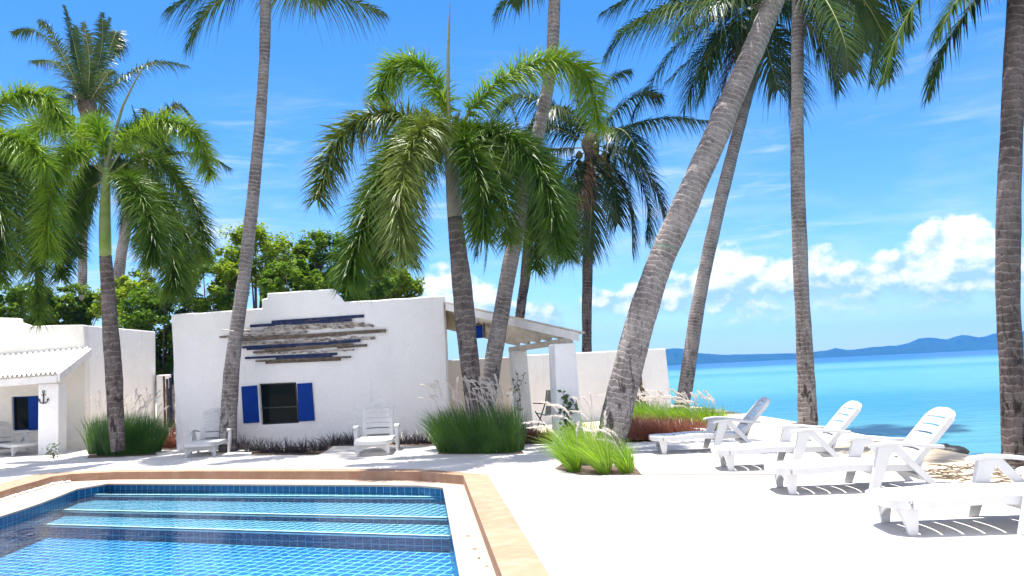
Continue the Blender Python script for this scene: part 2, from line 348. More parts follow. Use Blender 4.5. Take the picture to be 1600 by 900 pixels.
def glass_mat():
    m, g, p = mat('dark_window_glass'); p.inputs['Base Color'].default_value = (0.006, 0.010, 0.009, 1)
    p.inputs['Roughness'].default_value = 0.04; p.inputs['Specular IOR Level'].default_value = 0.05
    tc = g.node('ShaderNodeTexCoord').outputs['Object']; bump(g, p, g.noise(tc, 1.5, 2.0), 0.04, 0.02); return m
M_GLASS = glass_mat()

def trunk_mat(name, light, dark, ring):
    m, g, p = mat(name); tc = g.node('ShaderNodeTexCoord'); uv = tc.outputs['UV']; ob = tc.outputs['Object']
    sep = g.node('ShaderNodeSeparateXYZ'); g.l.new(uv, sep.inputs[0])
    n = g.noise(ob, 6.0, 5.0, 0.65)
    ph = g.math('ADD', g.math('DIVIDE', sep.outputs[1], ring), g.math('MULTIPLY', n, 2.0))
    fr = g.math('FRACT', ph); line = g.math('MULTIPLY', g.smooth(fr, 0.0, 0.10), g.smooth(fr, 1.0, 0.72))
    big = g.smooth(g.noise(ob, 2.3, 6.0, 0.7), 0.35, 0.68); fine = g.noise(g.mapping(ob, scale=(30, 30, 7)), 1.0, 4.0, 0.7)
    col = g.mix(big, c4(light), c4(dark)); col = g.mix(g.math('MULTIPLY', g.smooth(fine, 0.45, 0.75), 0.6), col, c4([x * 0.45 for x in dark]))
    col = g.mix(g.math('MULTIPLY', g.math('SUBTRACT', 1.0, line), 0.7), col, c4([min(1, x * 1.5) for x in light]))
    gap = g.smooth(fr, 0.16, 0.05); col = g.mix(g.math('MULTIPLY', g.math('MULTIPLY', gap, g.smooth(fr, 0.0, 0.05)), 0.55), col, c4([x * 0.3 for x in dark]))
    scar = g.smooth(g.noise(g.mapping(ob, scale=(9, 9, 3.2)), 1.0, 5.0, 0.7, 0.8), 0.50, 0.62); scar = g.math('MULTIPLY', scar, g.smooth(sep.outputs[1], 3.4, 0.6))
    col = g.mix(g.math('MULTIPLY', scar, 0.88), col, c4([x * 0.28 for x in dark]))
    g.l.new(col, p.inputs['Base Color']); p.inputs['Roughness'].default_value = 0.9; p.inputs['Specular IOR Level'].default_value = 0.1
    bump(g, p, g.math('ADD', g.math('MULTIPLY', line, 0.5), g.math('MULTIPLY', fine, 0.8)), 0.6, 0.012); return m
M_TRUNK = trunk_mat('coconut_bark', (0.27, 0.243, 0.234), (0.125, 0.105, 0.10), 0.085)
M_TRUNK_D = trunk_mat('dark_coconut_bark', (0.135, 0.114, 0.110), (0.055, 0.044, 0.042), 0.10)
M_TRUNK_F = trunk_mat('foxtail_bark', (0.185, 0.155, 0.145), (0.085, 0.066, 0.060), 0.12)
M_SHAFT_G = rough_mat('green_crownshaft', (0.16, 0.24, 0.05), (0.24, 0.30, 0.10), 4.0, 0.55)
M_SHAFT_B = rough_mat('grey_crownshaft', (0.26, 0.25, 0.20), (0.20, 0.18, 0.14), 4.0, 0.6)
M_BARK = rough_mat('tree_bark', (0.12, 0.09, 0.07), (0.07, 0.055, 0.045), 6.0, 0.9, 30.0, 0.7, 0.02)

def leaf_mat(name, a, b, trans=0.18, gloss=0.03, rough=0.34, scale=2.5, tcol=None):
    m, g, p = mat(name); g.n.remove(p); out = g.n['Material Output']; tc = g.node('ShaderNodeTexCoord').outputs['Object']
    oi = g.node('ShaderNodeObjectInfo'); n = g.noise(tc, scale, 3.0, 0.6)
    f = g.math('ADD', g.smooth(n, 0.3, 0.7), g.math('MULTIPLY', g.math('SUBTRACT', oi.outputs['Random'], 0.5), 0.6), clamp=True)
    col = g.mix(f, c4(a), c4(b)); d = g.node('ShaderNodeBsdfDiffuse'); g.l.new(col, d.inputs[0])
    t = g.node('ShaderNodeBsdfTranslucent'); g.l.new(g.mix(1.0, col, c4(tcol or (1.5, 1.35, 0.7)), 'MULTIPLY'), t.inputs[0])
    mx = g.node('ShaderNodeMixShader'); mx.inputs[0].default_value = trans; g.l.new(d.outputs[0], mx.inputs[1]); g.l.new(t.outputs[0], mx.inputs[2])
    gl = g.node('ShaderNodeBsdfGlossy'); gl.inputs['Roughness'].default_value = rough
    m2 = g.node('ShaderNodeMixShader'); m2.inputs[0].default_value = gloss; g.l.new(mx.outputs[0], m2.inputs[1]); g.l.new(gl.outputs[0], m2.inputs[2])
    g.l.new(m2.outputs[0], out.inputs[0]); return m
M_COCO = leaf_mat('coconut_leaf', (0.018, 0.044, 0.008), (0.048, 0.085, 0.012))
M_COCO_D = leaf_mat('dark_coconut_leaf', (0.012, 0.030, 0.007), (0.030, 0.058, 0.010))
M_FOX = leaf_mat('foxtail_leaf', (0.032, 0.078, 0.005), (0.085, 0.150, 0.010), 0.18, 0.028, 0.40)  # older fronds, with the shade on the lower ones put into the colour
M_FOX_P = leaf_mat('pale_foxtail_leaf', (0.060, 0.098, 0.012), (0.155, 0.205, 0.038), 0.16, 0.04, 0.40)
M_FOX_L = leaf_mat('bright_foxtail_leaf', (0.085, 0.19, 0.010), (0.20, 0.31, 0.022), 0.28, 0.028, 0.40)  # young fronds, with sunlight on the upper ones put into the colour
M_DEAD = leaf_mat('dead_palm_leaf', (0.13, 0.065, 0.035), (0.19, 0.10, 0.05), 0.2, 0.04)
M_RACHIS = rough_mat('frond_stem', (0.16, 0.19, 0.05), (0.22, 0.22, 0.09), 6.0, 0.6)
M_SPEAR = rough_mat('folded_spear_leaf', (0.12, 0.16, 0.06), (0.19, 0.20, 0.10), 9.0, 0.6)
M_NUT = rough_mat('coconut_husk', (0.055, 0.075, 0.015), (0.10, 0.085, 0.025), 4.0, 0.5)
M_TREE_A = leaf_mat('broad_leaf', (0.055, 0.13, 0.010), (0.18, 0.26, 0.024), 0.5, 0.015, 0.4, 1.2)
M_TREE_B = leaf_mat('dark_broad_leaf', (0.040, 0.105, 0.010), (0.11, 0.19, 0.020), 0.5, 0.015, 0.4, 1.2)
M_GRASS_D = leaf_mat('deep_green_grass', (0.026, 0.092, 0.007), (0.070, 0.17, 0.012), 0.3, 0.05, 0.4, 3.0)
M_GRASS_L = leaf_mat('lime_green_grass', (0.13, 0.27, 0.012), (0.22, 0.36, 0.03), 0.4, 0.05, 0.4, 3.0)
M_GRASS_P = leaf_mat('dusky_grass', (0.020, 0.015, 0.020), (0.045, 0.034, 0.040), 0.2, 0.06, 0.4, 5.0, (1, 1, 1))
M_GRASS_R = leaf_mat('rust_red_grass', (0.16, 0.055, 0.035), (0.24, 0.10, 0.06), 0.25, 0.05, 0.4, 5.0, (1.2, 1, .9))
M_PLUME = leaf_mat('feathery_plume', (0.70, 0.64, 0.59), (0.82, 0.77, 0.72), 0.5, 0.02, 0.5, 3.0, (1, 1, 1))
M_VINE = leaf_mat('vine_leaf', (0.035, 0.095, 0.015), (0.06, 0.14, 0.02), 0.3, 0.08)

# ------------------------------------------------------------------ the setting: land, sea, hills
LAND_EDGE = [(6.1, -60), (6.1, 2), (6.1, 8.6), (6.6, 11), (6.9, 14), (7.3, 18), (7.6, 24), (7.0, 32), (4.0, 44), (-2, 60), (-20, 80), (-90, 110)]
def build_land():
    mb = MB(); top = [Vector((x, y, -0.05)) for x, y in LAND_EDGE]; n = len(top)
    prof = [(0.7, -0.22), (1.6, -0.55), (3.2, -1.0), (8, -1.8)]
    prev = top
    for off, z in prof:
        row = []
        for k, p in enumerate(top):
            t = (top[min(k + 1, n - 1)] - top[max(k - 1, 0)]).normalized(); nrm = Vector((t.y, -t.x, 0))
            q = p + nrm * off; q.z = z; row.append(q)
        for k in range(n - 1): mb.quad(prev[k], row[k], row[k + 1], prev[k + 1])
        prev = row
    o = mb.build('ground', M_SAND)
    bm = bmesh.new(); bm.from_mesh(o.data); es = []
    for pts in (top + [Vector((-90, -60, -0.05))], [Vector((p.x, p.y, -0.05)) for p in curbO]):
        vs = [bm.verts.new(p) for p in pts]; es += [bm.edges.new((vs[i], vs[(i + 1) % len(vs)])) for i in range(len(vs))]
    bmesh.ops.triangle_fill(bm, edges=es, use_beauty=True); bm.to_mesh(o.data); bm.free()
    return struct(fixn(o))
s = MB(); s.quad((-3300, -250, -0.72), (3300, -250, -0.72), (3300, 3150, -0.72), (-3300, 3150, -0.72)); struct(s.build('sea', M_SEA))

def build_hills():
    prof = [(-1500, 600), (-700, 590), (0, 590), (500, 575), (900, 562), (1000, 553), (1030, 547), (1052, 544), (1066, 545), (1080, 550), (1100, 552), (1130, 554), (1170, 553.5), (1250, 552),
            (1290, 548), (1305, 544), (1325, 547), (1370, 541.5), (1400, 540), (1420, 536), (1436, 529), (1452, 527), (1480, 530), (1503, 523), (1530, 527), (1560, 520),
            (1600, 517), (1680, 512), (1800, 520), (2000, 505), (2400, 500)]
    rng = random.Random(5); Y = 2500; cols = []
    for i in range(len(prof) - 1):
        (x0, y0), (x1, y1) = prof[i], prof[i + 1]; k = max(2, int((x1 - x0) / 9))
        for j in range(k): u = j / k; uu = u * u * (3 - 2 * u); cols.append((x0 + (x1 - x0) * u, y0 + (y1 - y0) * uu))
    mb = MB(); rows = []
    for x, y in cols:
        p = D(x, y, Y); h = max(4, p.z + 0.7) + rng.uniform(-.8, .8); col = []
        for fy, fz in ((-260, 0), (-200, .22 + rng.uniform(-.06, .06)), (-120, .55 + rng.uniform(-.1, .1)), (-50, .85 + rng.uniform(-.06, .06)), (0, 1), (120, .6), (300, 0)):
            col.append(mb.vert((p.x * (1 + fy / Y), Y + fy, -0.75 + h * fz)))
        rows.append(col)
    for a, b in zip(rows, rows[1:]):
        for k in range(len(a) - 1): mb.face((a[k], b[k], b[k + 1], a[k + 1]))
    return struct(mb.build('hills', M_HILL, smooth=False))
build_hills()

# ------------------------------------------------------------------ pool and deck
ZC, ZW = -0.11, -0.205
def gl(pts, z): return [G(x, y, z) for x, y in pts]
curbO = gl([(0, 756), (23, 750), (47, 743.5), (69, 740.5), (125, 736.5), (200, 734), (300, 733.5), (450, 733), (560, 733), (656, 733.5), (762, 741.5), (859, 900)], 0.0)
curbI = gl([(0, 769), (25, 761), (56, 752.6), (81, 745), (112, 741), (180, 738), (300, 737), (450, 737), (560, 737), (656, 738), (724, 743.5), (784, 900)], 0.0)
watW = gl([(0, 807), (33, 796.5), (64, 786), (95, 774), (121, 763.5), (169, 755.5), (300, 756), (450, 757), (560, 757.5), (655, 758.5), (692, 762), (718, 900)], ZC)
def extend(loop, ny=3.2, lx=3.0):
    a = loop[0] + (loop[0] - loop[1]).normalized() * lx; b = loop[-1] + (loop[-1] - loop[-2]).normalized() * 3.0
    return [Vector((a.x, ny, a.z)), a] + loop + [b, Vector((b.x, ny - .3, b.z))]
curbO, curbI, watW = extend(curbO, 2.4), extend(curbI, 2.7), extend(watW, 3.2)
NP = len(watW)
def strip(mb, A, B, uvw=0.4):
    L = 0
    n = len(A)
    for k in range(n):
        j = (k + 1) % n; l2 = L + (A[j] - A[k]).length
        mb.quad(A[k], A[j], B[j], B[k], [(L, 0), (l2, 0), (l2, uvw), (L, uvw)]); L = l2
zoff = lambda loop, z: [Vector((p.x, p.y, z)) for p in loop]
poolroot = thing('swimming_pool', 'blue tiled swimming pool with sandstone edging and submerged steps', 'swimming pool', (curbO[5].x, curbO[5].y, 0))
PO = Vector(poolroot.location)
def pbuild(mb, name, m, **kw): return mb.build(name, m, poolroot, origin=PO, **kw)
build_land()
mb = MB(); strip(mb, zoff(curbO, -0.05), zoff(curbO, 0.006)); strip(mb, zoff(curbO, 0.006), zoff(curbI, 0.006)); strip(mb, zoff(curbI, 0.006), zoff(curbI, ZC - 0.05)); pbuild(mb, 'kerb', M_CURB)
lipW = [p for p in watW]
mb = MB(); strip(mb, zoff(curbI, ZC), zoff(watW, ZC)); strip(mb, zoff(watW, ZC), zoff(watW, ZC - 0.022)); pbuild(mb, 'coping', M_COPING)
# walls, floor, steps; uv in metres along the back edge
ub = (watW[9] - watW[7]).normalized(); ub.z = 0; vb = Vector((-ub.y, ub.x, 0))
def uvxy(p): return (p[0] * ub.x + p[1] * ub.y, p[0] * vb.x + p[1] * vb.y)
mb = MB(); L = 0
inW = []
for k in range(NP):
    t = (watW[(k + 1) % NP] - watW[k - 1]); t.z = 0; t.normalize(); nn = Vector((t.y, -t.x, 0)); cen = Vector((-2, 8, ZC))
    if nn.dot(cen - watW[k]) < 0: nn = -nn
    inW.append(watW[k] - nn * 0.012)
for k in range(NP):
    j = (k + 1) % NP; l2 = L + (inW[j] - inW[k]).length
    a, b = inW[k], inW[j]; zt, zb = ZC - 0.022, -1.0
    mb.quad((a.x, a.y, zb), (b.x, b.y, zb), (b.x, b.y, zt), (a.x, a.y, zt), [(L, zb + .02), (l2, zb + .02), (l2, zt + .02), (L, zt + .02)]); L = l2
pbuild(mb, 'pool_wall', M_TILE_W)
mb = MB(); ZF = -0.56
pts = [Vector((p.x, p.y, ZF)) for p in inW]; mb.poly(pts, [uvxy(p) for p in pts]); pbuild(mb, 'pool_floor', M_TILE_DEEP)
def ext_line(pa, pb, z, e=0.6):
    a, b = G(*pa, z), G(*pb, z); d = (b - a).normalized(); return a - d * e, b + d * e
steps = [((122, 772.5), (694, 776.5), -0.235), ((66, 796), (702, 809), -0.315), ((22, 818), (706, 838), -0.395)]
backA, backB = ext_line((120, 764), (692, 760), ZC); backA.y += .4; backB.y += .4
lines = [ext_line(a, b, z) for a, b, z in steps]
def xz_trim(a, b):
    return a, b
prevA, prevB = backA, backB
for i, ((a, b), st) in enumerate(zip(lines, steps)):
    z = st[2]; zn = steps[i + 1][2] if i < 2 else ZF
    mb = MB(); pa, pb = Vector((prevA.x, prevA.y, z)), Vector((prevB.x, prevB.y, z))
    # trim the tread to the pool outline at the left slope and the right side
    mb.quad(a, b, pb, pa, [uvxy(a), uvxy(b), uvxy(pb), uvxy(pa)])
    lo_a, lo_b = Vector((a.x, a.y, zn)), Vector((b.x, b.y, zn)); LL = (b - a).length
    mb.quad(lo_a, lo_b, b, a, [(0, zn - z), (LL, zn - z), (LL, 0), (0, 0)])
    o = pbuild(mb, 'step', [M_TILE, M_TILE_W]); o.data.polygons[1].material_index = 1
    nm = MB(); n = Vector((-(b - a).y, (b - a).x, 0)).normalized(); n = -n if n.y > 0 else n
    e = Vector((0, 0, 0.003)); w = 0.042
    nm.hull8([a - n * w, b - n * w, b + n * 0.004, a + n * 0.004], [a - n * w + e, b - n * w + e, b + n * 0.004 + e, a + n * 0.004 + e])
    f0 = Vector((0, 0, -0.030)); nm.hull8([a + f0, b + f0, b + f0 + n * .004, a + f0 + n * .004], [a + f0 * .5, b + f0 * .5, b + f0 * .5 + n * .004, a + f0 * .5 + n * .004])
    nm.build('nosing', M_NOSING, o, origin=PO)
    prevA, prevB = a, b
mb = MB(); pts = [Vector((p.x, p.y, ZW)) for p in inW]; mb.poly(pts[::-1]); w = pbuild(mb, 'water', M_WATER)

def build_deck():
    px = [(1600, 768), (1545, 762), (1490, 754), (1440, 744), (1385, 728), (1330, 712), (1270, 698), (1215, 690), (1160, 684), (1100, 680), (1040, 690), (985, 692), (880, 693), (818, 695), (690, 696),
          (521, 697), (511, 704), (497, 711), (393, 711), (393, 703), (250, 703), (140, 703), (0, 704)]
    outer = [Vector((3.9, -3, 0)), Vector((4.75, 2, 0)), Vector((4.75, 5.2, 0))] + gl(px, 0.0) + [Vector((-24, 20.5, 0)), Vector((-24, -3, 0))]
    bm = bmesh.new()
    def loop(pts):
        vs = [bm.verts.new(p) for p in pts]; return [bm.edges.new((vs[i], vs[(i + 1) % len(vs)])) for i in range(len(vs))], vs
    e1, v1 = loop(outer); e2, v2 = loop([Vector((p.x, p.y, 0)) for p in curbO])
    bmesh.ops.triangle_fill(bm, edges=e1 + e2, use_beauty=True)
    n = len(outer); low = [bm.verts.new((p.x, p.y, -0.12)) for p in outer]
    for k in range(n): bm.faces.new((v1[k], v1[(k + 1) % n], low[(k + 1) % n], low[k]))
    bmesh.ops.recalc_face_normals(bm, faces=bm.faces)
    me = bpy.data.meshes.new('pool_deck'); bm.to_mesh(me); bm.free(); me.materials.append(M_DECK)
    o = bpy.data.objects.new('pool_deck', me); COL.objects.link(o); return struct(o)
build_deck()
def sheet(name, px, z, m, kind=True):
    mb = MB(); mb.poly(gl(px, z)); o = fixn(mb.build(name, m)); return struct(o) if kind else o
sheet('soil_bed', [(250, 704), (393, 704), (393, 712), (497, 712), (521, 698), (690, 697), (870, 694), (870, 676), (700, 676), (250, 690)], -0.03, M_SOIL)
sheet('soil_patch', [(136, 716), (246, 711), (236, 700), (144, 702)], 0.004, M_SOIL)
sheet('soil_patch', [(684, 709.5), (819, 708.5), (806, 694), (692, 694)], 0.004, M_SOIL)
sheet('soil_patch', [(866, 732), (905, 742), (1003, 742), (992, 728), (880, 724)], 0.004, M_SOIL)
mb = MB(); a, b = G(1000, 741.5, 0.004), G(1232, 741.5, 0.004); mb.quad(a, b, b + Vector((0, .045, 0)), a + Vector((0, .045, 0))); struct(mb.build('deck_joint', M_SOIL))
# ---OBJECTS---
# ------------------------------------------------------------------ buildings
HA, HB = G(276, 711, 0), G(703, 692, 0)                       # foot of the main facade
HA = D(276, 700, 17.7); HA.z = 0; HB = D(702, 690, 16.8); HB.z = 0
HN = Vector((HB.y - HA.y, HA.x - HB.x, 0)).normalized(); HN = -HN if HN.y > 0 else HN
HU = (HB - HA).normalized()
def fp(px, py, off=0.0): return onplane(px, py, HA, HB, off)
def wall_grid(mb, front, back_off, hole=None):
    """front: closed outline on a wall plane (list of Vector); extruded backwards, optional rectangular hole as 4 points"""
    off = back_off
    bm = bmesh.new(); loops = []
    def loop(pts): vs = [bm.verts.new(p) for p in pts]; return vs, [bm.edges.new((vs[i], vs[(i + 1) % len(vs)])) for i in range(len(vs))]
    for sgn in (0, 1):
        v1, e1 = loop([p + off * sgn for p in front]); es = list(e1); v2 = None
        if hole: v2, e2 = loop([p + off * sgn for p in hole]); es += e2
        bmesh.ops.triangle_fill(bm, edges=es, use_beauty=True); loops.append((v1, v2))
    for which in (0, 1):
        a, b = loops[0][which], loops[1][which]
        if a is None: continue
        for k in range(len(a)): j = (k + 1) % len(a); bm.faces.new((a[k], a[j], b[j], b[k]))
    bmesh.ops.recalc_face_normals(bm, faces=bm.faces)
    return bm
def bm_obj(bm, name, m, parent, origin, bevel=0.0):
    bmesh.ops.translate(bm, verts=bm.verts, vec=-Vector(origin)); me = bpy.data.meshes.new(name); bm.to_mesh(me); bm.free(); me.materials.append(m)
    o = bpy.data.objects.new(name, me); COL.objects.link(o); o.parent = parent
    if bevel:
        b = o.modifiers.new('bevel', 'BEVEL'); b.width = bevel; b.segments = 3; b.limit_method = 'ANGLE'; b.angle_limit = R(40)
    return o

house = thing('house', 'white plastered house with stepped parapet, blue shuttered window and driftwood on its wall', 'house', tuple(HA))
HO = Vector(house.location)
top = [(267.5, 491.5), (409, 481.5), (409, 467), (417, 466), (417, 458), (520, 451), (523, 458), (528.5, 463), (535, 471.5), (693.5, 462)]
def ragged(pts, step=.3, amp=.010, seed=1):     # hand-trowelled edges: small in-plane unevenness
    rg = random.Random(seed); out = []
    for a, b in zip(pts, pts[1:]):
        n = max(1, int((b - a).length / step)); out.append(a)
        for k in range(1, n): out.append(a.lerp(b, k / n) + Vector((rg.uniform(-amp, amp), 0, rg.uniform(-amp, amp))))
    return out + [pts[-1]]
front = [Vector((HA.x, HA.y, -0.1))] + [fp(x, y) for x, y in top] + [Vector((HB.x, HB.y, -0.1))]
tl, tr = front[1], front[-2]; front = ragged(front)
win = [(404, 600), (462.5, 597.5), (467, 661), (408, 664)]
hole = [fp(x, y) for x, y in win]
bm_obj(wall_grid(None, front, -HN * 0.22, hole), 'facade', M_PLASTER, house, HO, 0.025)
def side_wall(name, p_top, base, away, zt, th, m, parent, O):
    mb = MB(); b0 = Vector((base.x, base.y, -0.1)); d = away; sN = Vector((0, 0, 0)) + th
    mb.hull8([b0, b0 + d, b0 + d + sN, b0 + sN], [Vector((p.x, p.y, z)) for p, z in ((b0, zt), (b0 + d, zt - .15), (b0 + d + sN, zt - .15), (b0 + sN, zt))])
    return fixn(mb.build(name, m, parent, origin=O, bevel=0.02))
away = Vector((0.0, 5.5, 0))
side_wall('side_wall', tr, HB - HN * .22 - HU * .22, away, tr.z - .05, HU * 0.22 * 0.98, M_PLASTER, house, HO)
side_wall('side_wall', tl, HA - HN * .22 + HU * .02, away, tl.z - .05, HU * 0.22, M_PLASTER, house, HO)
mb = MB(); a, b = HA - HN * .25 + HU * .24, HB - HN * .25 - HU * .24; z = tl.z - .35
mb.hull8([Vector((p.x, p.y, z)) for p in (a, b, b + away, a + away)], [Vector((p.x, p.y, z + .12)) for p in (a, b, b + away, a + away)]); fixn(mb.build('roof', M_PLASTER, house, origin=HO))
mb = MB(); a2, b2 = HA + away - HN * .2, HB + away - HN * .2
mb.hull8([Vector((p.x, p.y, -.1)) for p in (a2, b2, b2 - HN * .2, a2 - HN * .2)], [Vector((p.x, p.y, z + .3)) for p in (a2, b2, b2 - HN * .2, a2 - HN * .2)]); fixn(mb.build('rear_wall', M_PLASTER, house, origin=HO))
def on_facade(px, py, off): return fp(px, py, off)
wf = MB(); corners = [fp(x, y, -0.07) for x, y in win]; cen = sum(corners, Vector()) / 4
inner = [c + (cen - c) * 0.055 for c in corners]
for k in range(4):
    j = (k + 1) % 4; wf.hull8([corners[k], corners[j], inner[j], inner[k]], [p - HN * .05 for p in (corners[k], corners[j], inner[j], inner[k])])
mid0, mid1 = inner[0].lerp(inner[3], .60), inner[1].lerp(inner[2], .60)
wf.bar(mid0 - HN * .025, mid1 - HN * .025, .045, .022)
wino = fixn(wf.build('window', M_IRON, house, origin=HO))
pn = MB(); pn.poly([c - HN * .035 for c in inner]); pn.build('pane', M_GLASS, wino, origin=HO)
for q in ([(377.5, 604), (402, 602), (405.5, 660), (381, 661.5)], [(464.5, 599.5), (487.5, 598), (492, 657), (467.5, 658.5)]):
    sm = MB(); c = [fp(x, y, .012) for x, y in q]; sm.hull8([p - HN * .009 for p in c], [p + HN * .03 for p in c])
    ci = [p + (sum(c, Vector()) / 4 - p) * .2 for p in c]; 
    sh = fixn(sm.build('shutter', M_BLUE, house, origin=HO, bevel=.008))
# porch roof on the right of the house
RA, RB, RC, RD = D(696, 473, 16.75), D(914, 521, 13.3), D(806, 536, 17.0), D(697, 512, 20.6)
up = Vector((0, 0, 1))
porch = MB(); porch.hull8([RA, RB, RC, RD], [p + up * .025 for p in (RA, RB, RC, RD)])
pr = fixn(porch.build('porch_roof', M_ROOFWOOD, house, origin=HO))
fm = MB(); d = (RB - RA).normalized(); a, b = RA + Vector((0, -.02, -.012)), RB - d * .16 + Vector((0, -.02, -.012)); fm.hull8([a + up * -.14, b + up * -.14, b + up * -.14 + Vector((0, .04, 0)), a + up * -.14 + Vector((0, .04, 0))], [a, b, b + Vector((0, .04, 0)), a + Vector((0, .04, 0))])
fixn(fm.build('fascia', M_FASCIA, pr, origin=HO))
for t in (.17, .34, .51, .68, .86):
    rm = MB(); a, b = RA.lerp(RD, t), RB.lerp(RC, t); a = a + (b - a) * .01; b = b + (a - b) * .05
    rm.bar(a - up * .055, b - up * .055, .05, .10); fixn(rm.build('rafter', M_ROOFWOOD, pr, origin=HO))
bmA, bmB = RB.lerp(RC, .04).lerp(RA, .075), RC.lerp(RD, .06)
mb = MB(); mb.bar(bmA - up * .16, bmB - up * .16, .12, .10); fixn(mb.build('beam', M_ROOFWOOD, pr, origin=HO))
def pillar(pxs, Y, zt, depth, m):
    mb = MB(); (tx0, tx1), (bx0, bx1), ty, by = pxs
    t0, t1 = D(tx0, ty, Y), D(tx1, ty, Y); b0, b1 = D(bx0, by, Y), D(bx1, by, Y); t0.z = t1.z = zt; b0.z = b1.z = -.05; dv = Vector((-.06, depth, 0))
    mb.hull8([b0, b1, b1 + dv, b0 + dv], [t0, t1, t1 + dv, t0 + dv]); return fixn(mb.build('pillar', m, house, origin=HO, bevel=.02))
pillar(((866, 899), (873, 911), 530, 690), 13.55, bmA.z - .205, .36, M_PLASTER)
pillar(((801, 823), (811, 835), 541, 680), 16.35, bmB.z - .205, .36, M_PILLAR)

# garden walls behind the porch
def free_wall(name, label, a_px, b_px, Ya, Yb, m, th=.2):
    a, b = D(*a_px[0], Ya), D(*b_px[0], Yb); a2, b2 = D(*a_px[1], Ya), D(*b_px[1], Yb); a2.z = b2.z = -.1; dv = Vector((0, th, 0)); mb = MB()
    O = Vector((a2.x, a2.y, 0)); mb.hull8([a2, b2, b2 + dv, a2 + dv], [a, b, b + dv, a + dv]); return tag(fixn(mb.build(name, m, None, origin=O, bevel=.02)), label, 'wall')
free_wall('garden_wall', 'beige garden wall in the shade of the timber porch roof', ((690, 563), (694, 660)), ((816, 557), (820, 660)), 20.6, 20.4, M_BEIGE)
free_wall('garden_wall', 'white garden wall ending at the sea beside the leaning palms', ((818, 555), (822, 655)), ((1040, 544.5), (1051, 646)), 20.35, 21.3, M_PLASTER)

# house on the left
LY = 20.4
c_top, c_bot = D(131, 507.5, LY), D(135, 700, LY); c_bot.z = -.1
lh = thing('porch_house', 'white house with corrugated porch roof and anchor on its pillar', 'house', (c_bot.x, LY, 0)); LO = Vector(lh.location)
ltop = [(-260, 488), (28, 497), (29, 503), (48, 509.5), (88, 508), (131, 507.5)]
fr = [Vector((D(-260, 700, LY).x, LY, -.1))] + [D(x, y, LY) for x, y in ltop] + [Vector((c_bot.x, LY, -.1))]
fr = ragged(fr, .35, .010, 4)
lwin = [D(18, 620, LY), D(60, 619, LY), D(61, 671, LY), D(20, 673, LY)]
bm_obj(wall_grid(None, fr, Vector((0, .25, 0)), lwin), 'front_wall', M_CREAM, lh, LO, .025)
sd = D(243, 518, 23.7); mb = MB(); q0 = Vector((c_bot.x + .002, LY + .004, -.1)); q1 = Vector((sd.x, 23.7, -.1)); t0 = Vector((c_top.x + .002, LY + .004, c_top.z - .003)); t1 = Vector((sd.x, 23.7, sd.z))
dv = Vector((-.25, .02, 0)); mb.hull8([q0 + Vector((0, .25, 0)), q1, q1 + dv, q0 + dv + Vector((0, .25, 0))], [t0 + Vector((0, .25, 0)), t1, t1 + dv, t0 + dv + Vector((0, .25, 0))]); fixn(mb.build('side_wall', M_PLASTER, lh, origin=LO, bevel=.02))
mb = MB(); zz = c_top.z - .35; mb.hull8([Vector((-22, LY + .3, zz)), Vector((c_bot.x - .3, LY + .3, zz)), Vector((sd.x - .3, 23.6, zz)), Vector((-22, 23.6, zz))], [Vector((-22, LY + .3, zz + .1)), Vector((c_bot.x - .3, LY + .3, zz + .1)), Vector((sd.x - .3, 23.6, zz + .1)), Vector((-22, 23.6, zz + .1))]); fixn(mb.build('roof', M_PLASTER, lh, origin=LO))
wm = MB(); cen = sum(lwin, Vector()) / 4; cs = [p + Vector((0, .08, 0)) for p in lwin]; ins = [p + (cen - p) * .06 + Vector((0, .08, 0)) for p in lwin]
for k in range(4):
    j = (k + 1) % 4; wm.hull8([cs[k], cs[j], ins[j], ins[k]], [p + Vector((0, .05, 0)) for p in (cs[k], cs[j], ins[j], ins[k])])
lw = fixn(wm.build('window', M_BLUE, lh, origin=LO)); pm = MB(); pm.poly([p + Vector((0, .04, 0)) for p in ins]); pm.build('pane', M_GLASS, lw, origin=LO)
q = [D(45, 620, LY - .012), D(60.5, 619.5, LY - .012), D(61.5, 671, LY - .012), D(46, 672, LY - .012)]; mb = MB(); mb.hull8(q, [p + Vector((0, -.035, 0)) for p in q]); fixn(mb.build('shutter', M_BLUE, lh, origin=LO))
# corrugated porch roof
EY = 18.6; e0, e1 = D(-200, 604, EY), D(89, 582, EY); r0, r1 = D(-200, 572, LY - .01), D(139, 544, LY - .01)
e1b = e1; mb = MB(); n = 110; up3 = []; 
ntile = 24.0
for layer, dz in ((0, 0.0), (1, -0.02)):
    rows = []
    for s_ in range(9):
        v = s_ / 8; row = []
        for k in range(n * 2 + 1):
            u = k / (n * 2); p = e0.lerp(e1, u).lerp(r0.lerp(r1, u), v); p = p + up * (.035 * math.cos(2 * math.pi * u * ntile * 1.6) + dz + (.012 if s_ in (4, 5, 6, 7, 8) else 0)); row.append(mb.vert(p))
        rows.append(row)
    for a, b in zip(rows, rows[1:]):
        for k in range(n * 2): mb.face((a[k], a[k + 1], b[k + 1], b[k]))
fixn(mb.build('porch_roof', M_ROOF, lh, origin=LO, smooth=True))
mb = MB(); a, b = e0 - up * .12, e1 - up * .12; mb.hull8([a - up * .09, b - up * .09, b - up * .09 + Vector((0, .06, 0)), a - up * .09 + Vector((0, .06, 0))], [a + up * .06, b + up * .06, b + up * .06 + Vector((0, .06, 0)), a + up * .06 + Vector((0, .06, 0))])
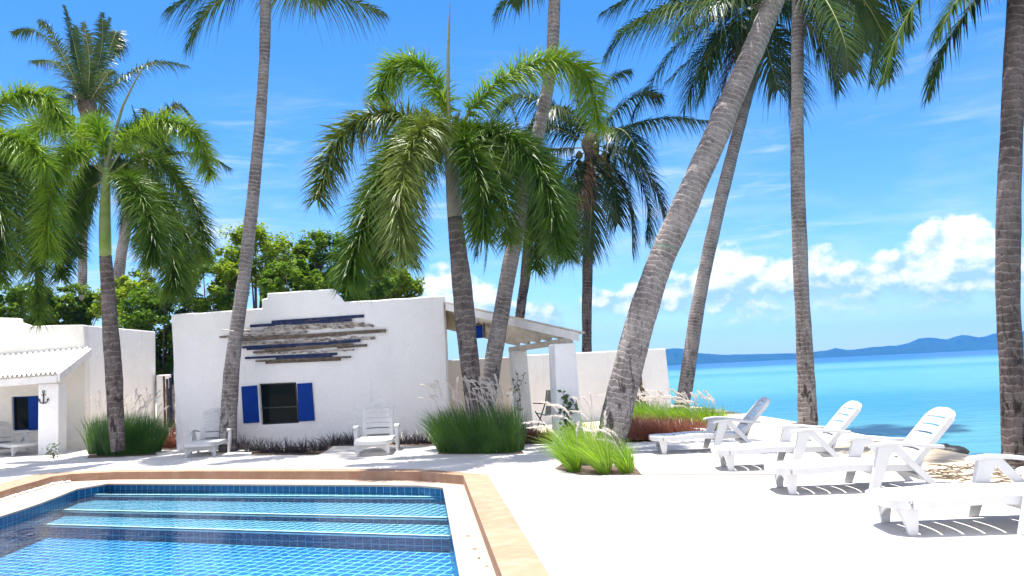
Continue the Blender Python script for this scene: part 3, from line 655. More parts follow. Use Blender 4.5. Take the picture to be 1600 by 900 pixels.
a, b = e1 + Vector((.01, 0, -.1)), r1 + Vector((.01, -.01, -.1)); dvx = Vector((.05, 0, 0)); mb.hull8([a - up * .09, b - up * .09, b - up * .09 + dvx, a - up * .09 + dvx], [a + up * .08, b + up * .08, b + up * .08 + dvx, a + up * .08 + dvx]); fixn(mb.build('fascia', M_FASCIA, lh, origin=LO))
PY = 18.8; p0, p1 = D(59, 700, PY), D(91, 700, PY); mb = MB(); zt = e1.z - .22
mb.hull8([Vector((p0.x, PY, -.02)), Vector((p1.x, PY, -.02)), Vector((p1.x, PY + .4, -.02)), Vector((p0.x, PY + .4, -.02))], [Vector((p0.x, PY, zt)), Vector((p1.x, PY, zt)), Vector((p1.x, PY + .4, zt)), Vector((p0.x, PY + .4, zt))]); fixn(mb.build('pillar', M_PLASTER, lh, origin=LO, bevel=.015))
# low wall joining the houses
la, lb = D(244, 586, 23.5), D(264, 585, 23.5); mb = MB(); O = Vector((la.x, 23.5, 0)); q = [Vector((la.x, 23.5, -.1)), Vector((lb.x, 23.5, -.1)), Vector((lb.x, 23.7, -.1)), Vector((la.x, 23.7, -.1))]
mb.hull8(q, [Vector((p.x, p.y, la.z)) for p in q]); tag(fixn(mb.build('low_wall', M_PLASTER, None, origin=O, bevel=.02)), 'low white wall in the gap between the two houses', 'wall')
# anchor ornament on the pillar
ac = D(68.5, 622, PY); ac = Vector((ac.x, PY - .018, ac.z)); am = MB(); s_ = .12
am.bar(ac + up * s_ * .9, ac - up * s_ * .95, .018, .016, up=(0, 1, 0)); am.bar(ac + Vector((-s_ * .38, 0, s_ * .55)), ac + Vector((s_ * .38, 0, s_ * .55)), .014, .016, up=(0, 1, 0))
am.tube([ac + Vector((math.cos(t) * s_ * .2, 0, s_ * 1.12 + math.sin(t) * s_ * .2)) for t in [k * math.pi / 6 for k in range(13)]], .008, 6)
am.tube([ac + Vector((math.cos(t) * s_ * .8, 0, -s_ * .2 + math.sin(t) * s_ * .75)) for t in [math.pi * (1.03 + .94 * k / 12) for k in range(13)]], .011, 6)
for sx in (-1, 1): am.poly([ac + Vector((sx * s_ * x, -.004, z * s_)) for x, z in ((.98, -.42), (.52, -.34), (.82, .05))])
tag(am.build('anchor_ornament', M_IRON, None, origin=ac), 'small black anchor ornament fixed to the porch pillar', 'anchor')

# ------------------------------------------------------------------ driftwood art on the facade
art = thing('driftwood_wall_art', 'fish shaped wall art of blue and brown driftwood slats on the white facade', 'wall art', tuple(fp(480, 530, .02))); AO = Vector(art.location)
def ax(x, y): return 330 + x / 5.333, 470 + y / 5.333
planks = [('p', 505, 178, 1272, 126, 24, M_BLUEWOOD), ('p', 512, 196, 1172, 160, 20, M_BLUEWOOD), ('p', 325, 211, 530, 198, 22, M_BLUEWOOD), ('p', 690, 178, 900, 164, 12, M_BROWNWOOD),
          ('b', 470, 212, 1272, 188, 22, M_DRIFT), ('b', 240, 258, 800, 226, 22, M_DRIFT), ('b', 760, 232, 1352, 208, 22, M_DRIFT), ('b', 68, 305, 800, 258, 22, M_DRIFT),
          ('p', 232, 327, 1455, 248, 27, M_BROWNWOOD), ('b', 240, 300, 560, 282, 14, M_DRIFT), ('b', 520, 318, 1130, 290, 16, M_DRIFT), ('b', 236, 362, 900, 330, 20, M_DRIFT), ('b', 840, 330, 1364, 306, 26, M_DRIFT),
          ('p', 260, 388, 1000, 352, 20, M_BLUEWOOD), ('p', 980, 349, 1242, 331, 24, M_BLUEWOOD), ('p', 296, 402, 700, 384, 18, M_BLUEWOOD), ('p', 350, 430, 925, 388, 18, M_BROWNWOOD), ('p', 450, 410, 1182, 366, 22, M_BROWNWOOD),
          ('p', 1050, 388, 1298, 370, 20, M_BROWNWOOD), ('b', 380, 440, 860, 424, 14, M_DRIFT), ('b', 800, 428, 1192, 410, 14, M_DRIFT),
          ('p', 284, 477, 1050, 441, 18, M_BLUEWOOD), ('p', 540, 481, 1005, 456, 24, M_BLUEWOOD), ('p', 370, 503, 1165, 468, 14, M_BROWNWOOD), ('p', 452, 514, 1080, 487, 22, M_BROWNWOOD)]
rng = random.Random(3)
for i, (k, x0, y0, x1, y1, t, m) in enumerate(planks):
    off = .02 + .018 * (i % 3); a, b = fp(*ax(x0, y0), off), fp(*ax(x1, y1), off); th = 1.03 * t / 5.333 * 17.2 / 1300; mb = MB()
    if k == 'p': mb.bar(a, b, .03, th, up=(0, 0, 1)); o = mb.build('plank', m, art, origin=AO, bevel=.003)
    else:
        nn = 16; pts = [a.lerp(b, j / nn) + Vector((0, 0, rng.uniform(-.35, .35) * th)) for j in range(nn + 1)]
        mb.tube(pts, [th * rng.uniform(.32, .52) for _ in pts], 7); o = mb.build('branch', m, art, origin=AO, smooth=True)

# upright driftwood pieces
def posts(name, label, items, Y, mats, lean=0.0):
    x0, y0, x1, y1, w = items[0]; O = D(x1, y1, Y); O.z = 0; t = thing(name, label, 'driftwood', tuple(O))
    for i, (x0, y0, x1, y1, w) in enumerate(items):
        a, b = D(x0, y0, Y - .03 * (i % 3)), D(x1, y1, Y - .03 * (i % 3) - lean); b.z = max(0.0, b.z); mb = MB(); n = 8; r = w / 2 * Y / 1300
        pts = [a.lerp(b, j / n) + Vector((rng.uniform(-.2, .2) * r, 0, 0)) for j in range(n + 1)]; mb.tube(pts, [r * rng.uniform(.85, 1.1) for _ in pts], 6); mb.build('post', mats[i % len(mats)], t, origin=O)
posts('driftwood_screen', 'upright weathered posts closing the gap between the two houses', [(256, 588, 258, 668, 3.5), (261, 592, 263, 668, 4), (266, 590, 268, 668, 4), (270.5, 600, 272, 668, 4.5), (264, 607, 265.5, 668, 3)], 20.0, [M_BROWNWOOD, M_BROWNWOOD, M_BLUEWOOD, M_DRIFT])
posts('driftwood_sculpture', 'two slim brown driftwood poles against the white wall between the pillars', [(861, 566, 866, 640, 4), (864.5, 584, 869, 640, 5), (868, 592, 872, 640, 3)], 20.1, [M_BROWNWOOD, M_BROWNWOOD, M_DRIFT])
posts('driftwood_sculpture', 'bundle of blue and brown planks against the wall behind the big leaning palm', [(994, 584, 997, 645, 6), (1000, 588, 1005, 645, 6), (1005.5, 604, 1009, 645, 5), (989, 598, 991, 645, 7), (985, 604, 988, 645, 5)], 20.4, [M_BROWNWOOD, M_BROWNWOOD, M_BLUEWOOD])
# blue lantern box hung under the porch
lt = D(748, 518, 16.4); L = thing('hanging_birdhouse', 'dark blue wooden box hanging under the porch roof', 'hanging box', tuple(lt)); 
mb = MB(); mb.box(-.075, .075, -.07, .07, -.13, .11); mb.build('body', M_BLUE, L, bevel=.006)
mb = MB(); mb.hull8([(-.10, -.09, .11), (.10, -.09, .11), (.10, .09, .11), (-.10, .09, .11)], [(-.02, -.09, .17), (.02, -.09, .17), (.02, .09, .17), (-.02, .09, .17)]); mb.build('lid', M_BROWNWOOD, L)
mb = MB(); mb.box(.085, .13, -.06, .02, -.12, .16); mb.build('back_board', M_BROWNWOOD, L); mb = MB(); mb.tube([(0, 0, .17), (0, .03, .42)], .005, 5); mb.build('hanging_wire', M_IRON, L)
# sling chair behind the pillar
ch = thing('sling_chair', 'grey sling chair in the shade between the porch pillars', 'chair', (D(866, 680, 17.2).x, 17.2, 0), R(200))
for sx in (-.27, .27):
    mb = MB(); mb.tube([(sx, -.3, 0), (sx, .22, .62), (sx, .3, .86)], .014, 6); mb.build('frame', M_IRON, ch); mb = MB(); mb.tube([(sx, .32, 0), (sx, -.28, .42)], .014, 6); mb.build('leg', M_IRON, ch)
    mb = MB(); mb.box(sx - .03, sx + .03, -.32, .22, .58, .60); mb.build('armrest', M_BROWNWOOD, ch)
mb = MB(); mb.hull8([(-.25, -.28, .38), (.25, -.28, .38), (.25, .12, .34), (-.25, .12, .34)], [(-.25, -.28, .395), (.25, -.28, .395), (.25, .12, .355), (-.25, .12, .355)]); mb.build('seat', M_SLING, ch)
mb = MB(); mb.hull8([(-.25, .12, .36), (.25, .12, .36), (.25, .135, .36), (-.25, .135, .36)], [(-.25, .30, .86), (.25, .30, .86), (.25, .315, .86), (-.25, .315, .86)]); mb.build('backrest', M_SLING, ch)

# ------------------------------------------------------------------ white plastic loungers
def curved(mb, x0, x1, y0, y1, zt, th, T, c0=.0, c1=.0, n=10, f0=None, f1=None):
    """a solid strip running across the lounger, its two long edges bowed by c0 and c1"""
    hw = .29; lo = []; hi = []
    ys = [y0 + (y1 - y0) * k / n for k in range(n + 1)]
    e0 = [(f0(y) if f0 else x0 + c0 * (1 - (y / hw) ** 2), y) for y in ys]; e1 = [(f1(y) if f1 else x1 + c1 * (1 - (y / hw) ** 2), y) for y in ys]
    mb.loft([[T(*a, zt - th), T(*b, zt - th), T(*b, zt), T(*a, zt)] for a, b in zip(e0, e1)])
def make_lounger(label, group, back_deg=55):
    t = thing('sun_lounger', label, 'sun lounger', (0, 0, 0), 0, group)
    # bed: x from foot 0 to 1.22
    def zb(x): return .285 + .018 * math.sin(math.pi * min(max((x - .35) / .6, 0), 1))
    T = lambda x, y, z: Vector((x, y, zb(x) + z)); hw = .30; ra = .07; LB = 1.27
    mb = MB(); gap = .015
    def foot(y): return .0 + .13 * (abs(y) / hw) ** 5
    cuts = [.17, .31, .45, .59, .73, .87, 1.01, 1.15]
    # foot cap, slats, rails
    curved(mb, 0, .17 - gap, -hw, hw, 0, .03, T, 0, .035, 16, f0=foot)
    for a, b in zip(cuts, cuts[1:]):
        curved(mb, a, b - gap, -hw + ra, hw - ra, 0, .026, T, .035, .035, 8)
    curved(mb, cuts[-1], LB, -hw + ra, hw - ra, 0, .026, T, .035, .0, 8)
    xs = [.17 - gap + .0 + k * (LB - .17 + gap) / 14 for k in range(15)]
    for sg in (-1, 1):
        y0, y1 = sorted((sg * (hw - ra), sg * hw)); ya, yb = sg * hw - .009, sg * hw + .009
        mb.loft([[T(x, y0, -.03), T(x, y1, -.03), T(x, y1, 0), T(x, y0, 0)] for x in xs])
        mb.loft([[T(x, ya, -.075), T(x, yb, -.075), T(x, yb, -.002), T(x, ya, -.002)] for x in xs])
    ys = [-hw + 2 * hw * k / 18 for k in range(19)]
    mb.loft([[T(foot(y) - .006, y, -.07), T(foot(y) + .012, y, -.07), T(foot(y) + .012, y, -.001), T(foot(y) - .006, y, -.001)] for y in ys])
    fixn(mb.build('bed', M_PLASTIC, t, bevel=.004))
    # foot legs joined by an arch
    lg = MB(); n = 12
    for sg in (-1, 1):
        lg.hull8([(.125, sg * .245 - .02, 0), (.185, sg * .245 - .02, 0), (.185, sg * .245 + .02, 0), (.125, sg * .245 + .02, 0)], [(.09, sg * .235 - .04, .25), (.21, sg * .235 - .04, .25), (.21, sg * .235 + .04, .25), (.09, sg * .235 + .04, .25)])
    ar = [-.215 + .43 * k / n for k in range(n + 1)]; az = lambda y: .07 + .10 * (1 - (y / .215) ** 2)
    lg.loft([[(.115, y, az(y)), (.15, y, az(y)), (.15, y, .25), (.115, y, .25)] for y in ar])
    fixn(lg.build('foot_leg', M_PLASTIC, t, bevel=.006))
    # backrest
    BL, bw = .70, .265; al = R(back_deg); hx, hz = 1.24, .285
    TB = lambda x, y, z: Vector((hx + x * math.cos(al) - z * math.sin(al), y, hz + x * math.sin(al) + z * math.cos(al)))
    bk = MB()
    def topc(y): u = min(abs(y) / bw, 1); return BL - .13 * (1 - math.sqrt(max(0, 1 - max(0, (u - .25) / .75) ** 2)))
    cuts = [.02, .16, .265, .37, .475, .575]
    for a, b in zip(cuts, cuts[1:]): curved(bk, a, b - .022, -bw + .06, bw - .06, 0, .012, TB, .02, .02, 8)
    curved(bk, .575, 0, -bw + .06, bw - .06, 0, .022, TB, .02, 0, 12, f1=topc)
    for sg in (-1, 1):
        y0, y1 = sorted((sg * (bw - .06), sg * bw)); curved(bk, 0, 0, y0, y1, .0, .024, TB, 0, 0, 8, f0=lambda y: 0.0, f1=topc)
        xs = [k * .60 / 8 for k in range(9)]
        ya, yb = sg * bw - .010, sg * bw + .007; bk.loft([[TB(x, ya, -.055), TB(x, yb, -.055), TB(x, yb, -.001), TB(x, ya, -.001)] for x in xs])
    ys = [-bw + 2 * bw * k / 20 for k in range(21)]
    bk.loft([[TB(topc(y) - .014, y, -.05), TB(topc(y) + .004, y, -.05), TB(topc(y) + .004, y, -.001), TB(topc(y) - .014, y, -.001)] for y in ys])
    fixn(bk.build('backrest', M_PLASTIC, t, bevel=.004))
    # handle slot: flat grey plate at the head, the slot's shade in its colour
    hs = MB(); 
    for a, b in zip([-.05 + .1 * k / 6 for k in range(6)], [-.05 + .1 * (k + 1) / 6 for k in range(6)]):
        hs.poly([TB(BL - .075, a, .003), TB(BL - .060, a, .003), TB(BL - .060, b, .003), TB(BL - .075, b, .003)])
    hs.build('handle_slot_shade', M_SLOT, t)
    for sg in (-1, 1):
        y = sg * .355
        arm = MB(); pts = [(.84, .50), (.88, .512), (1.0, .525), (1.15, .515), (1.30, .49), (1.45, .475), (1.50, .47)]; wd = [.055, .085, .09, .085, .07, .06, .05]
        arm.loft([[(x, y - q / 2, z - .035), (x, y + q / 2, z - .035), (x, y + q / 2, z), (x, y - q / 2, z)] for (x, z), q in zip(pts, wd)])
        fixn(arm.build('armrest', M_PLASTIC, t, bevel=.008))
        leg = MB(); leg.hull8([(.80, y - .022, 0), (.88, y - .022, 0), (.88, y + .022, 0), (.80, y + .022, 0)], [(.92, y - .03, .49), (1.06, y - .03, .49), (1.06, y + .03, .49), (.92, y + .03, .49)])
        fixn(leg.build('leg', M_PLASTIC, t, bevel=.006))
        br = MB(); br.hull8([(1.40, y - .02, 0), (1.47, y - .02, 0), (1.47, y + .02, 0), (1.40, y + .02, 0)], [(1.00, y - .026, .49), (1.09, y - .026, .495), (1.09, y + .026, .495), (1.00, y + .026, .49)])
        fixn(br.build('brace', M_PLASTIC, t, bevel=.006))
    st = MB(); st.bar((.90, -.34, .20), (.90, .34, .20), .05, .05); st.bar((1.30, -.34, .14), (1.30, .34, .14), .05, .05)
    st.hull8([(1.28, -.2, .12), (1.31, -.2, .12), (1.31, .2, .12), (1.28, .2, .12)], [(1.42, -.2, .5), (1.45, -.2, .5), (1.45, .2, .5), (1.42, .2, .5)])
    fixn(st.build('support_frame', M_PLASTIC, t, bevel=.005))
    for o in t.children:
        for v in o.data.vertices: v.co.z *= .87
    return t
M_SLOT = rough_mat('slot_shadow_plastic', (0.34, 0.36, 0.40), (0.38, 0.40, 0.43), 6.0, 0.6)
GRP = 'white plastic sun loungers around the pool'
def place_foot(px, py, z=.285): p = G(px, py, z); p.z = 0; return p
S1 = 1.0
l4 = make_lounger('nearest white plastic lounger, its back cut off by the right edge of the photo', GRP, 51)
LOUNGERS = [(l4, (1424, 837), -8, None),
            (None, (1237, 773), -9, 'white lounger between the nearest lounger and the one before the straight seaside palm'),
            (None, (1141, 736), -9, 'white plastic lounger with shaded backrest in front of the straight seaside palm trunk'),
            (None, (1037, 710), -7, 'farthest white lounger of the seaside row, beside the lime grass and rust coloured bed')]
def put(o, px, yaw, lab, src, local=(.145, -.245)):          # the named local point of the foot stands at this spot
    a = R(yaw); p = G(*px); p = p - Matrix.Rotation(a, 3, 'Z') @ Vector((*local, 0))
    if o: o.location = p; o.rotation_euler = (0, 0, a)
    else: copy_tree(src, p, a, lab, GRP)
for o, p, yaw, lab in LOUNGERS: put(o, p, yaw, lab, l4)
w = make_lounger('upright white lounger at the foot of the tall palm, left of the blue shutters', GRP, 73)
put(w, (313, 714), 92, None, None, (.145, 0)); put(None, (583, 712), 90, 'upright white lounger facing the pool, right of the blue shuttered window', w, (.145, 0))
put(None, (40, 711), 138, 'white lounger by the porch house, its back cut off by the left edge', l4, (.145, 0))
# ------------------------------------------------------------------ palms
def leaflet(mb, p, d, L, w, droop, nrm, segs=3):
    """a narrow pointed blade that bends down along its length"""
    sd = d.cross(nrm)
    if sd.length < 1e-3: sd = d.cross(Vector((.3, .5, .8)))
    sd.normalize(); prev = None
    for k in range(segs + 1):
        u = k / segs; ww = w * (0.55 + .45 * math.sin(math.pi * min(1, u * 1.1 + .15))) * (1 - u) ** .5 if k < segs else 0
        c = p + d * (L * u) + Vector((0, 0, -droop * L * u * u))
        if k < segs:
            a, b = mb.vert(c + sd * ww / 2), mb.vert(c - sd * ww / 2)
            if prev: mb.face((prev[0], prev[1], b, a))
            prev = (a, b)
        else:
            t = mb.vert(c); mb.face((prev[0], prev[1], t))
def frond(pts, kind, mat_, parent, O, rng, dens=1.0, wid=1.0, lmax=None):
    """pts: world points from the crown to the tip"""
    n = 26; C_ = catmull(pts, n); mb = MB(); Ltot = sum((C_[i + 1] - C_[i]).length for i in range(n))
    rad = [max(.004, (.022 if kind == 'coco' else .020) * (1 - .9 * i / n)) for i in range(n + 1)]
    mb.tube(C_, rad, 5); nst = len(mb.f)
    prevS = None; frames = []
    for i in range(n + 1):
        t = (C_[min(i + 1, n)] - C_[max(i - 1, 0)]).normalized(); s_ = t.cross(Vector((0, 0, 1)))
        if prevS is not None and (s_.length < .25): s_ = prevS - t * prevS.dot(t)
        if s_.length < 1e-3: s_ = Vector((1, 0, 0))
        s_.normalize()
        if prevS is not None and s_.dot(prevS) < 0: s_ = -s_
        prevS = s_; frames.append((t, s_, s_.cross(t)))
    def at(u):
        f = u * n; k = min(int(f), n - 1); r = f - k; t, s_, uu = frames[k]; return C_[k].lerp(C_[k + 1], r), t, s_, uu
    if kind == 'coco':
        m = int(88 * dens * max(.6, min(1.5, Ltot / 2.8))); LM = lmax or min(1.0, Ltot * .30); tw = rng.uniform(-.25, .25)
        for i in range(m):
            u = .10 + .90 * (i + rng.random() * .7) / m; p, t, s_, uu = at(min(u, .999)); prof = (.35 + .65 * math.sin(math.pi * min(1, (u * .95 + .06)) ** .8)) * (1 if u < .9 else .75)
            for sg in (-1, 1):
                if rng.random() < .05: continue
                fw = .35 + .75 * u + rng.uniform(-.12, .12); d = (s_ * sg + t * fw + uu * (.30 + tw * sg + rng.uniform(-.22, .22))).normalized()
                leaflet(mb, p, d, LM * prof * rng.uniform(.8, 1.12), .040 * wid, rng.uniform(.45, 1.15), uu)
    else:
        m = int(800 * dens * max(.6, min(1.4, Ltot / 2.4))); LM = lmax or .42
        for i in range(m):
            u = .13 + .87 * (i + rng.random()) / m; p, t, s_, uu = at(min(u, .999)); ph = rng.uniform(-math.pi, math.pi)
            rd = s_ * math.cos(ph) + uu * math.sin(ph); prof = min(1, .45 + u * 2.2) * (1 if u < .8 else 1 - (u - .8) * 2.0)
            d = (rd + t * rng.uniform(.16, .9)).normalized(); leaflet(mb, p, d, LM * prof * rng.uniform(.75, 1.15), .027 * wid, rng.uniform(.2, .6), rd.cross(t) if rng.random() < .5 else rd)
    o = mb.build('frond', [mat_, M_RACHIS], parent, origin=O)
    idx = [1] * nst + [0] * (len(mb.f) - nst); o.data.polygons.foreach_set('material_index', idx); return o
def trunk(px, Y, mat_, parent, O, rng, n=None, seg=.055, sides=14, bulge=0.0, dY=None):
    """px: list of (x, y, width) in the photo from the foot up, at the depth Y (plus dY per point)"""
    pts = []; rad = []
    for i, (x, y, w) in enumerate(px):
        yy = Y + (dY[i] if dY else 0); p = D(x, y, yy); pts.append(Vector((p.x, p.y, p.z))); rad.append(w / 2 * yy / F_PX)
    L = sum((pts[i + 1] - pts[i]).length for i in range(len(pts) - 1)); m = max(12, int(L / seg)); C_ = catmull(pts, m)
    rr = [v.x for v in catmull([Vector((r, 0, 0)) for r in rad], m)]
    ph = rng.random() * 6; rr = [r * (1 + rng.uniform(-.012, .012) + .018 * math.sin(k * .23 + ph) + .012 * math.sin(k * .61)) for k, r in enumerate(rr)]
    qa, qb = rng.random() * 6, rng.random() * 6
    def wob(k, j): return 1 + .025 * math.sin(j * 6.283 / sides * 2 + k * .11 + qa) + .018 * math.sin(j * 6.283 / sides * 3 - k * .29 + qb)
    mb = MB(); mb.tube(C_, rr, sides, uvs=True, wob=wob); return mb.build('trunk', mat_, parent, origin=O, smooth=True)
def palm(name, label, foot, group):
    return thing(name, label, 'palm tree', (foot.x, foot.y, 0), 0, group)
def F3(pts, Y):                               # (x, y, depth offset) in the photo -> world points
    return [D(x, y, Y + dy) for x, y, dy in pts]
def radial(c, n, L, rng, e0=(-10, 70), az=None, droop=1.0):
    out = []
    for i in range(n):
        a = (2 * math.pi * i / n + rng.uniform(-.25, .25)) if az is None else rng.uniform(*az); e = R(rng.uniform(*e0)); l = L * rng.uniform(.85, 1.1); p = Vector(c); pts = [p.copy()]
        for k in range(5):
            p = p + Vector((math.cos(a) * math.cos(e), math.sin(a) * math.cos(e), math.sin(e))) * l / 5; e -= R(rng.uniform(16, 27)) * droop; pts.append(p.copy())
        out.append(pts)
    return out
GF, GC = 'foxtail palms around the pool', 'coconut palms around the pool'
def crown_core(c, r, m, parent, O, name='crown_heart', squash=1.6):
    mb = MB(); n = 10
    mb.tube([c + Vector((0, 0, (k / n - .5) * r * 2 * squash)) for k in range(n + 1)], [r * math.sin(math.pi * (k + .6) / (n + 1.2)) for k in range(n + 1)], 9); return mb.build(name, m, parent, origin=O, smooth=True)

rng = random.Random(11)
# --- foxtail palm in the middle
Y = 13.7; t = palm('foxtail_palm', 'big foxtail palm in front of the house, with a grey crownshaft and tall straight spear', D(742, 700, Y), GF); O = Vector(t.location)
trunk([(744, 703, 24), (742, 650, 25), (733, 560, 30), (722, 450, 30), (711, 340, 25)], Y, M_TRUNK_F, t, O, rng)
mb = MB(); mb.tube([D(x, y, Y) for x, y in ((711, 342), (709, 310), (707, 275), (704, 240), (702, 215))], [w / 2 * Y / F_PX for w in (24, 24, 22, 20, 12)], 14); mb.build('crownshaft', M_SHAFT_B, t, origin=O, smooth=True)
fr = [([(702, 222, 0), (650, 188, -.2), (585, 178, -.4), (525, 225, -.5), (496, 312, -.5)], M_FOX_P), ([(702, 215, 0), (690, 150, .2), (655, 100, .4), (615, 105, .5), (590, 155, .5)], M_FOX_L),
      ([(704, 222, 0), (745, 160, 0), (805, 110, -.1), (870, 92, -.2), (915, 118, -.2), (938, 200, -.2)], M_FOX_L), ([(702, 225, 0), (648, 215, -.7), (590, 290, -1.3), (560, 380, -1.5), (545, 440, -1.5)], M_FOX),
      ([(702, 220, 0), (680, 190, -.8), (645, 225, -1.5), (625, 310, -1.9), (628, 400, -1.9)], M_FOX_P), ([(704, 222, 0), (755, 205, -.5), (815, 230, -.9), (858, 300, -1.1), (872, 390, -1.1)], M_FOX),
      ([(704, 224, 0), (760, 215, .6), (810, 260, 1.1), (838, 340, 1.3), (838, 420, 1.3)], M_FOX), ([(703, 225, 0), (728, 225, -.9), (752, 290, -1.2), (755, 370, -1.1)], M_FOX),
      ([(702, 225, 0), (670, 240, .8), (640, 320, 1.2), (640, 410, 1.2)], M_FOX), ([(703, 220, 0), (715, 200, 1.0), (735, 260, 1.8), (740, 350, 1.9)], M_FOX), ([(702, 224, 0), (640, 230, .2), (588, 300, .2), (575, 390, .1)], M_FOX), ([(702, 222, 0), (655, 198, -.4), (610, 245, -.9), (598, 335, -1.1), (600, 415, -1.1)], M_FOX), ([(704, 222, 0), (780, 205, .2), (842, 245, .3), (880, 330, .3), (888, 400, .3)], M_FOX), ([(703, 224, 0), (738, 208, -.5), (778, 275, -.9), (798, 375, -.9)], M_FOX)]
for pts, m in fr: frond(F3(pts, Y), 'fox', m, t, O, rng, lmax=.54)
mb = MB(); mb.tube([D(x, y, Y) for x, y in ((703, 215), (700, 150), (700, 80), (702, 30), (703, 2))], [.03, .032, .026, .016, .003], 6); mb.build('spear_leaf', M_SPEAR, t, origin=O)
# --- foxtail palm on the left
Y = 16.7; t = palm('foxtail_palm', 'foxtail palm in front of the porch house, with a bright green crownshaft', D(184, 700, Y), GF); O = Vector(t.location)
trunk([(185, 705, 20), (182, 668, 21), (178, 590, 25), (171, 490, 22), (165, 400, 17)], Y, M_TRUNK_F, t, O, rng)
mb = MB(); mb.tube([D(x, y, Y) for x, y in ((165, 402), (164, 370), (164, 335), (165, 300), (166, 262))], [w / 2 * Y / F_PX for w in (17, 17.5, 16, 14, 9)], 14); mb.build('crownshaft', M_SHAFT_G, t, origin=O, smooth=True)
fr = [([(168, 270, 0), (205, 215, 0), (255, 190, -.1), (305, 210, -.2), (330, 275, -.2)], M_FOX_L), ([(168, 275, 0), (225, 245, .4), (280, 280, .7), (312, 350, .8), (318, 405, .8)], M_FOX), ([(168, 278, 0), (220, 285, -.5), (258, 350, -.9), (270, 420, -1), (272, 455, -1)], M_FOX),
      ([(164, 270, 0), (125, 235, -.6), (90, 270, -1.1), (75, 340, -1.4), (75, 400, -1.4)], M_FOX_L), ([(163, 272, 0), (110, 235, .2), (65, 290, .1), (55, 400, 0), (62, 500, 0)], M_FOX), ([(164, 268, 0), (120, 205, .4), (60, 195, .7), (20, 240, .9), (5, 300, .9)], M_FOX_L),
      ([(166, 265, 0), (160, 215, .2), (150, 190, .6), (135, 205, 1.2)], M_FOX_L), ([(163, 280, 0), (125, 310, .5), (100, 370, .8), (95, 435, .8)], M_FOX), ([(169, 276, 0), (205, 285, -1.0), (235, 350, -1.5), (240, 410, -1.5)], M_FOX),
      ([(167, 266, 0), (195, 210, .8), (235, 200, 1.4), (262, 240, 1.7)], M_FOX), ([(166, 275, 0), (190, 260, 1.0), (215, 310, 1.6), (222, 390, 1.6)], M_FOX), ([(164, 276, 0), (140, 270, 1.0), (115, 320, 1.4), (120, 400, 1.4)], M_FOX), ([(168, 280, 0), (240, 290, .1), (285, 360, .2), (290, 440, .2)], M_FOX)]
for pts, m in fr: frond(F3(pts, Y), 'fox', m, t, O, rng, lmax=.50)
mb = MB(); mb.tube([D(x, y, Y) for x, y in ((166, 262), (176, 220), (192, 165), (212, 125), (236, 86))], [.034, .036, .028, .017, .003], 6); mb.build('spear_leaf', M_SPEAR, t, origin=O)
# --- foxtail palm at the left edge
Y = 15.6; t = palm('foxtail_palm', 'foxtail palm at the left edge, only its drooping fronds in view', D(-75, 700, Y), GF); O = Vector(t.location)
trunk([(-70, 710, 22), (-62, 560, 25), (-52, 400, 18)], Y, M_TRUNK_F, t, O, rng)
mb = MB(); mb.tube([D(x, y, Y) for x, y in ((-52, 402), (-50, 340), (-46, 262))], [.105, .10, .06], 14); mb.build('crownshaft', M_SHAFT_G, t, origin=O, smooth=True)
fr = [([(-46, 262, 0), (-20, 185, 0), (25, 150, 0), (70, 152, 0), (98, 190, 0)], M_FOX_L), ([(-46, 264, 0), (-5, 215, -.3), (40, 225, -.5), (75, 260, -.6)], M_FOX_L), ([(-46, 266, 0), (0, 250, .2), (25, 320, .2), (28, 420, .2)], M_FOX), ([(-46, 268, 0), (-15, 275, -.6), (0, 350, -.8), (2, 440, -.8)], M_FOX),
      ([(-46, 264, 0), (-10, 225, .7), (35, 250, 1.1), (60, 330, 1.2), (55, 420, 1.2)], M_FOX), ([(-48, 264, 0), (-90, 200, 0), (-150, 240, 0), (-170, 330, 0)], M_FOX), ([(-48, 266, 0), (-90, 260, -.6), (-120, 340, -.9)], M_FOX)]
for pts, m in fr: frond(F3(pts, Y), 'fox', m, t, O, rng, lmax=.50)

# --- coconut palms
def coco(label, Y, tr, fr, mat_=M_TRUNK, leaf=M_COCO, extra=0, eL=3.0, nuts=0, dead=(), dens=1.0, wid=1.0, foot=None, e0=(-5, 70), az=None, dY=None, sides=14, lmax=None, hang=()):
    ft = D(tr[0][0], tr[0][1], Y); t = palm('coconut_palm', label, ft, GC); O = Vector(t.location)
    tr = list(tr); tk = trunk(tr, Y, mat_, t, O, rng, sides=sides, dY=dY); yc = Y + (dY[-1] if dY else 0); c = D(tr[-1][0], tr[-1][1], yc); r = tr[-1][2] / 2 * Y / F_PX
    crown_core(c + Vector((0, 0, r * .6)), r * 1.5, M_BROWNWOOD, t, O)
    for pts in fr: frond(F3(pts, yc), 'coco', leaf, t, O, rng, dens, wid, lmax)
    for pts in dead: frond(F3(pts, yc), 'coco', M_DEAD, t, O, rng, dens * .7, wid, lmax)
    for pts in radial(c + Vector((0, 0, r)), extra, eL, rng, e0, az): frond(pts, 'coco', leaf, t, O, rng, dens * .8, wid, lmax)
    for k in range(nuts):
        a = rng.uniform(0, 6.28); q = c + Vector((math.cos(a) * r * 2.2, math.sin(a) * r * 2.2, -r * rng.uniform(.2, 2.2))); mb = MB(); R_ = .11
        mb.tube([q + Vector((0, 0, (j / 6 - .5) * R_ * 2.4)) for j in range(7)], [R_ * math.sin(math.pi * (j + .5) / 7) for j in range(7)], 8); mb.build('coconut', M_NUT, t, origin=O, smooth=True)
    return t, tk, O
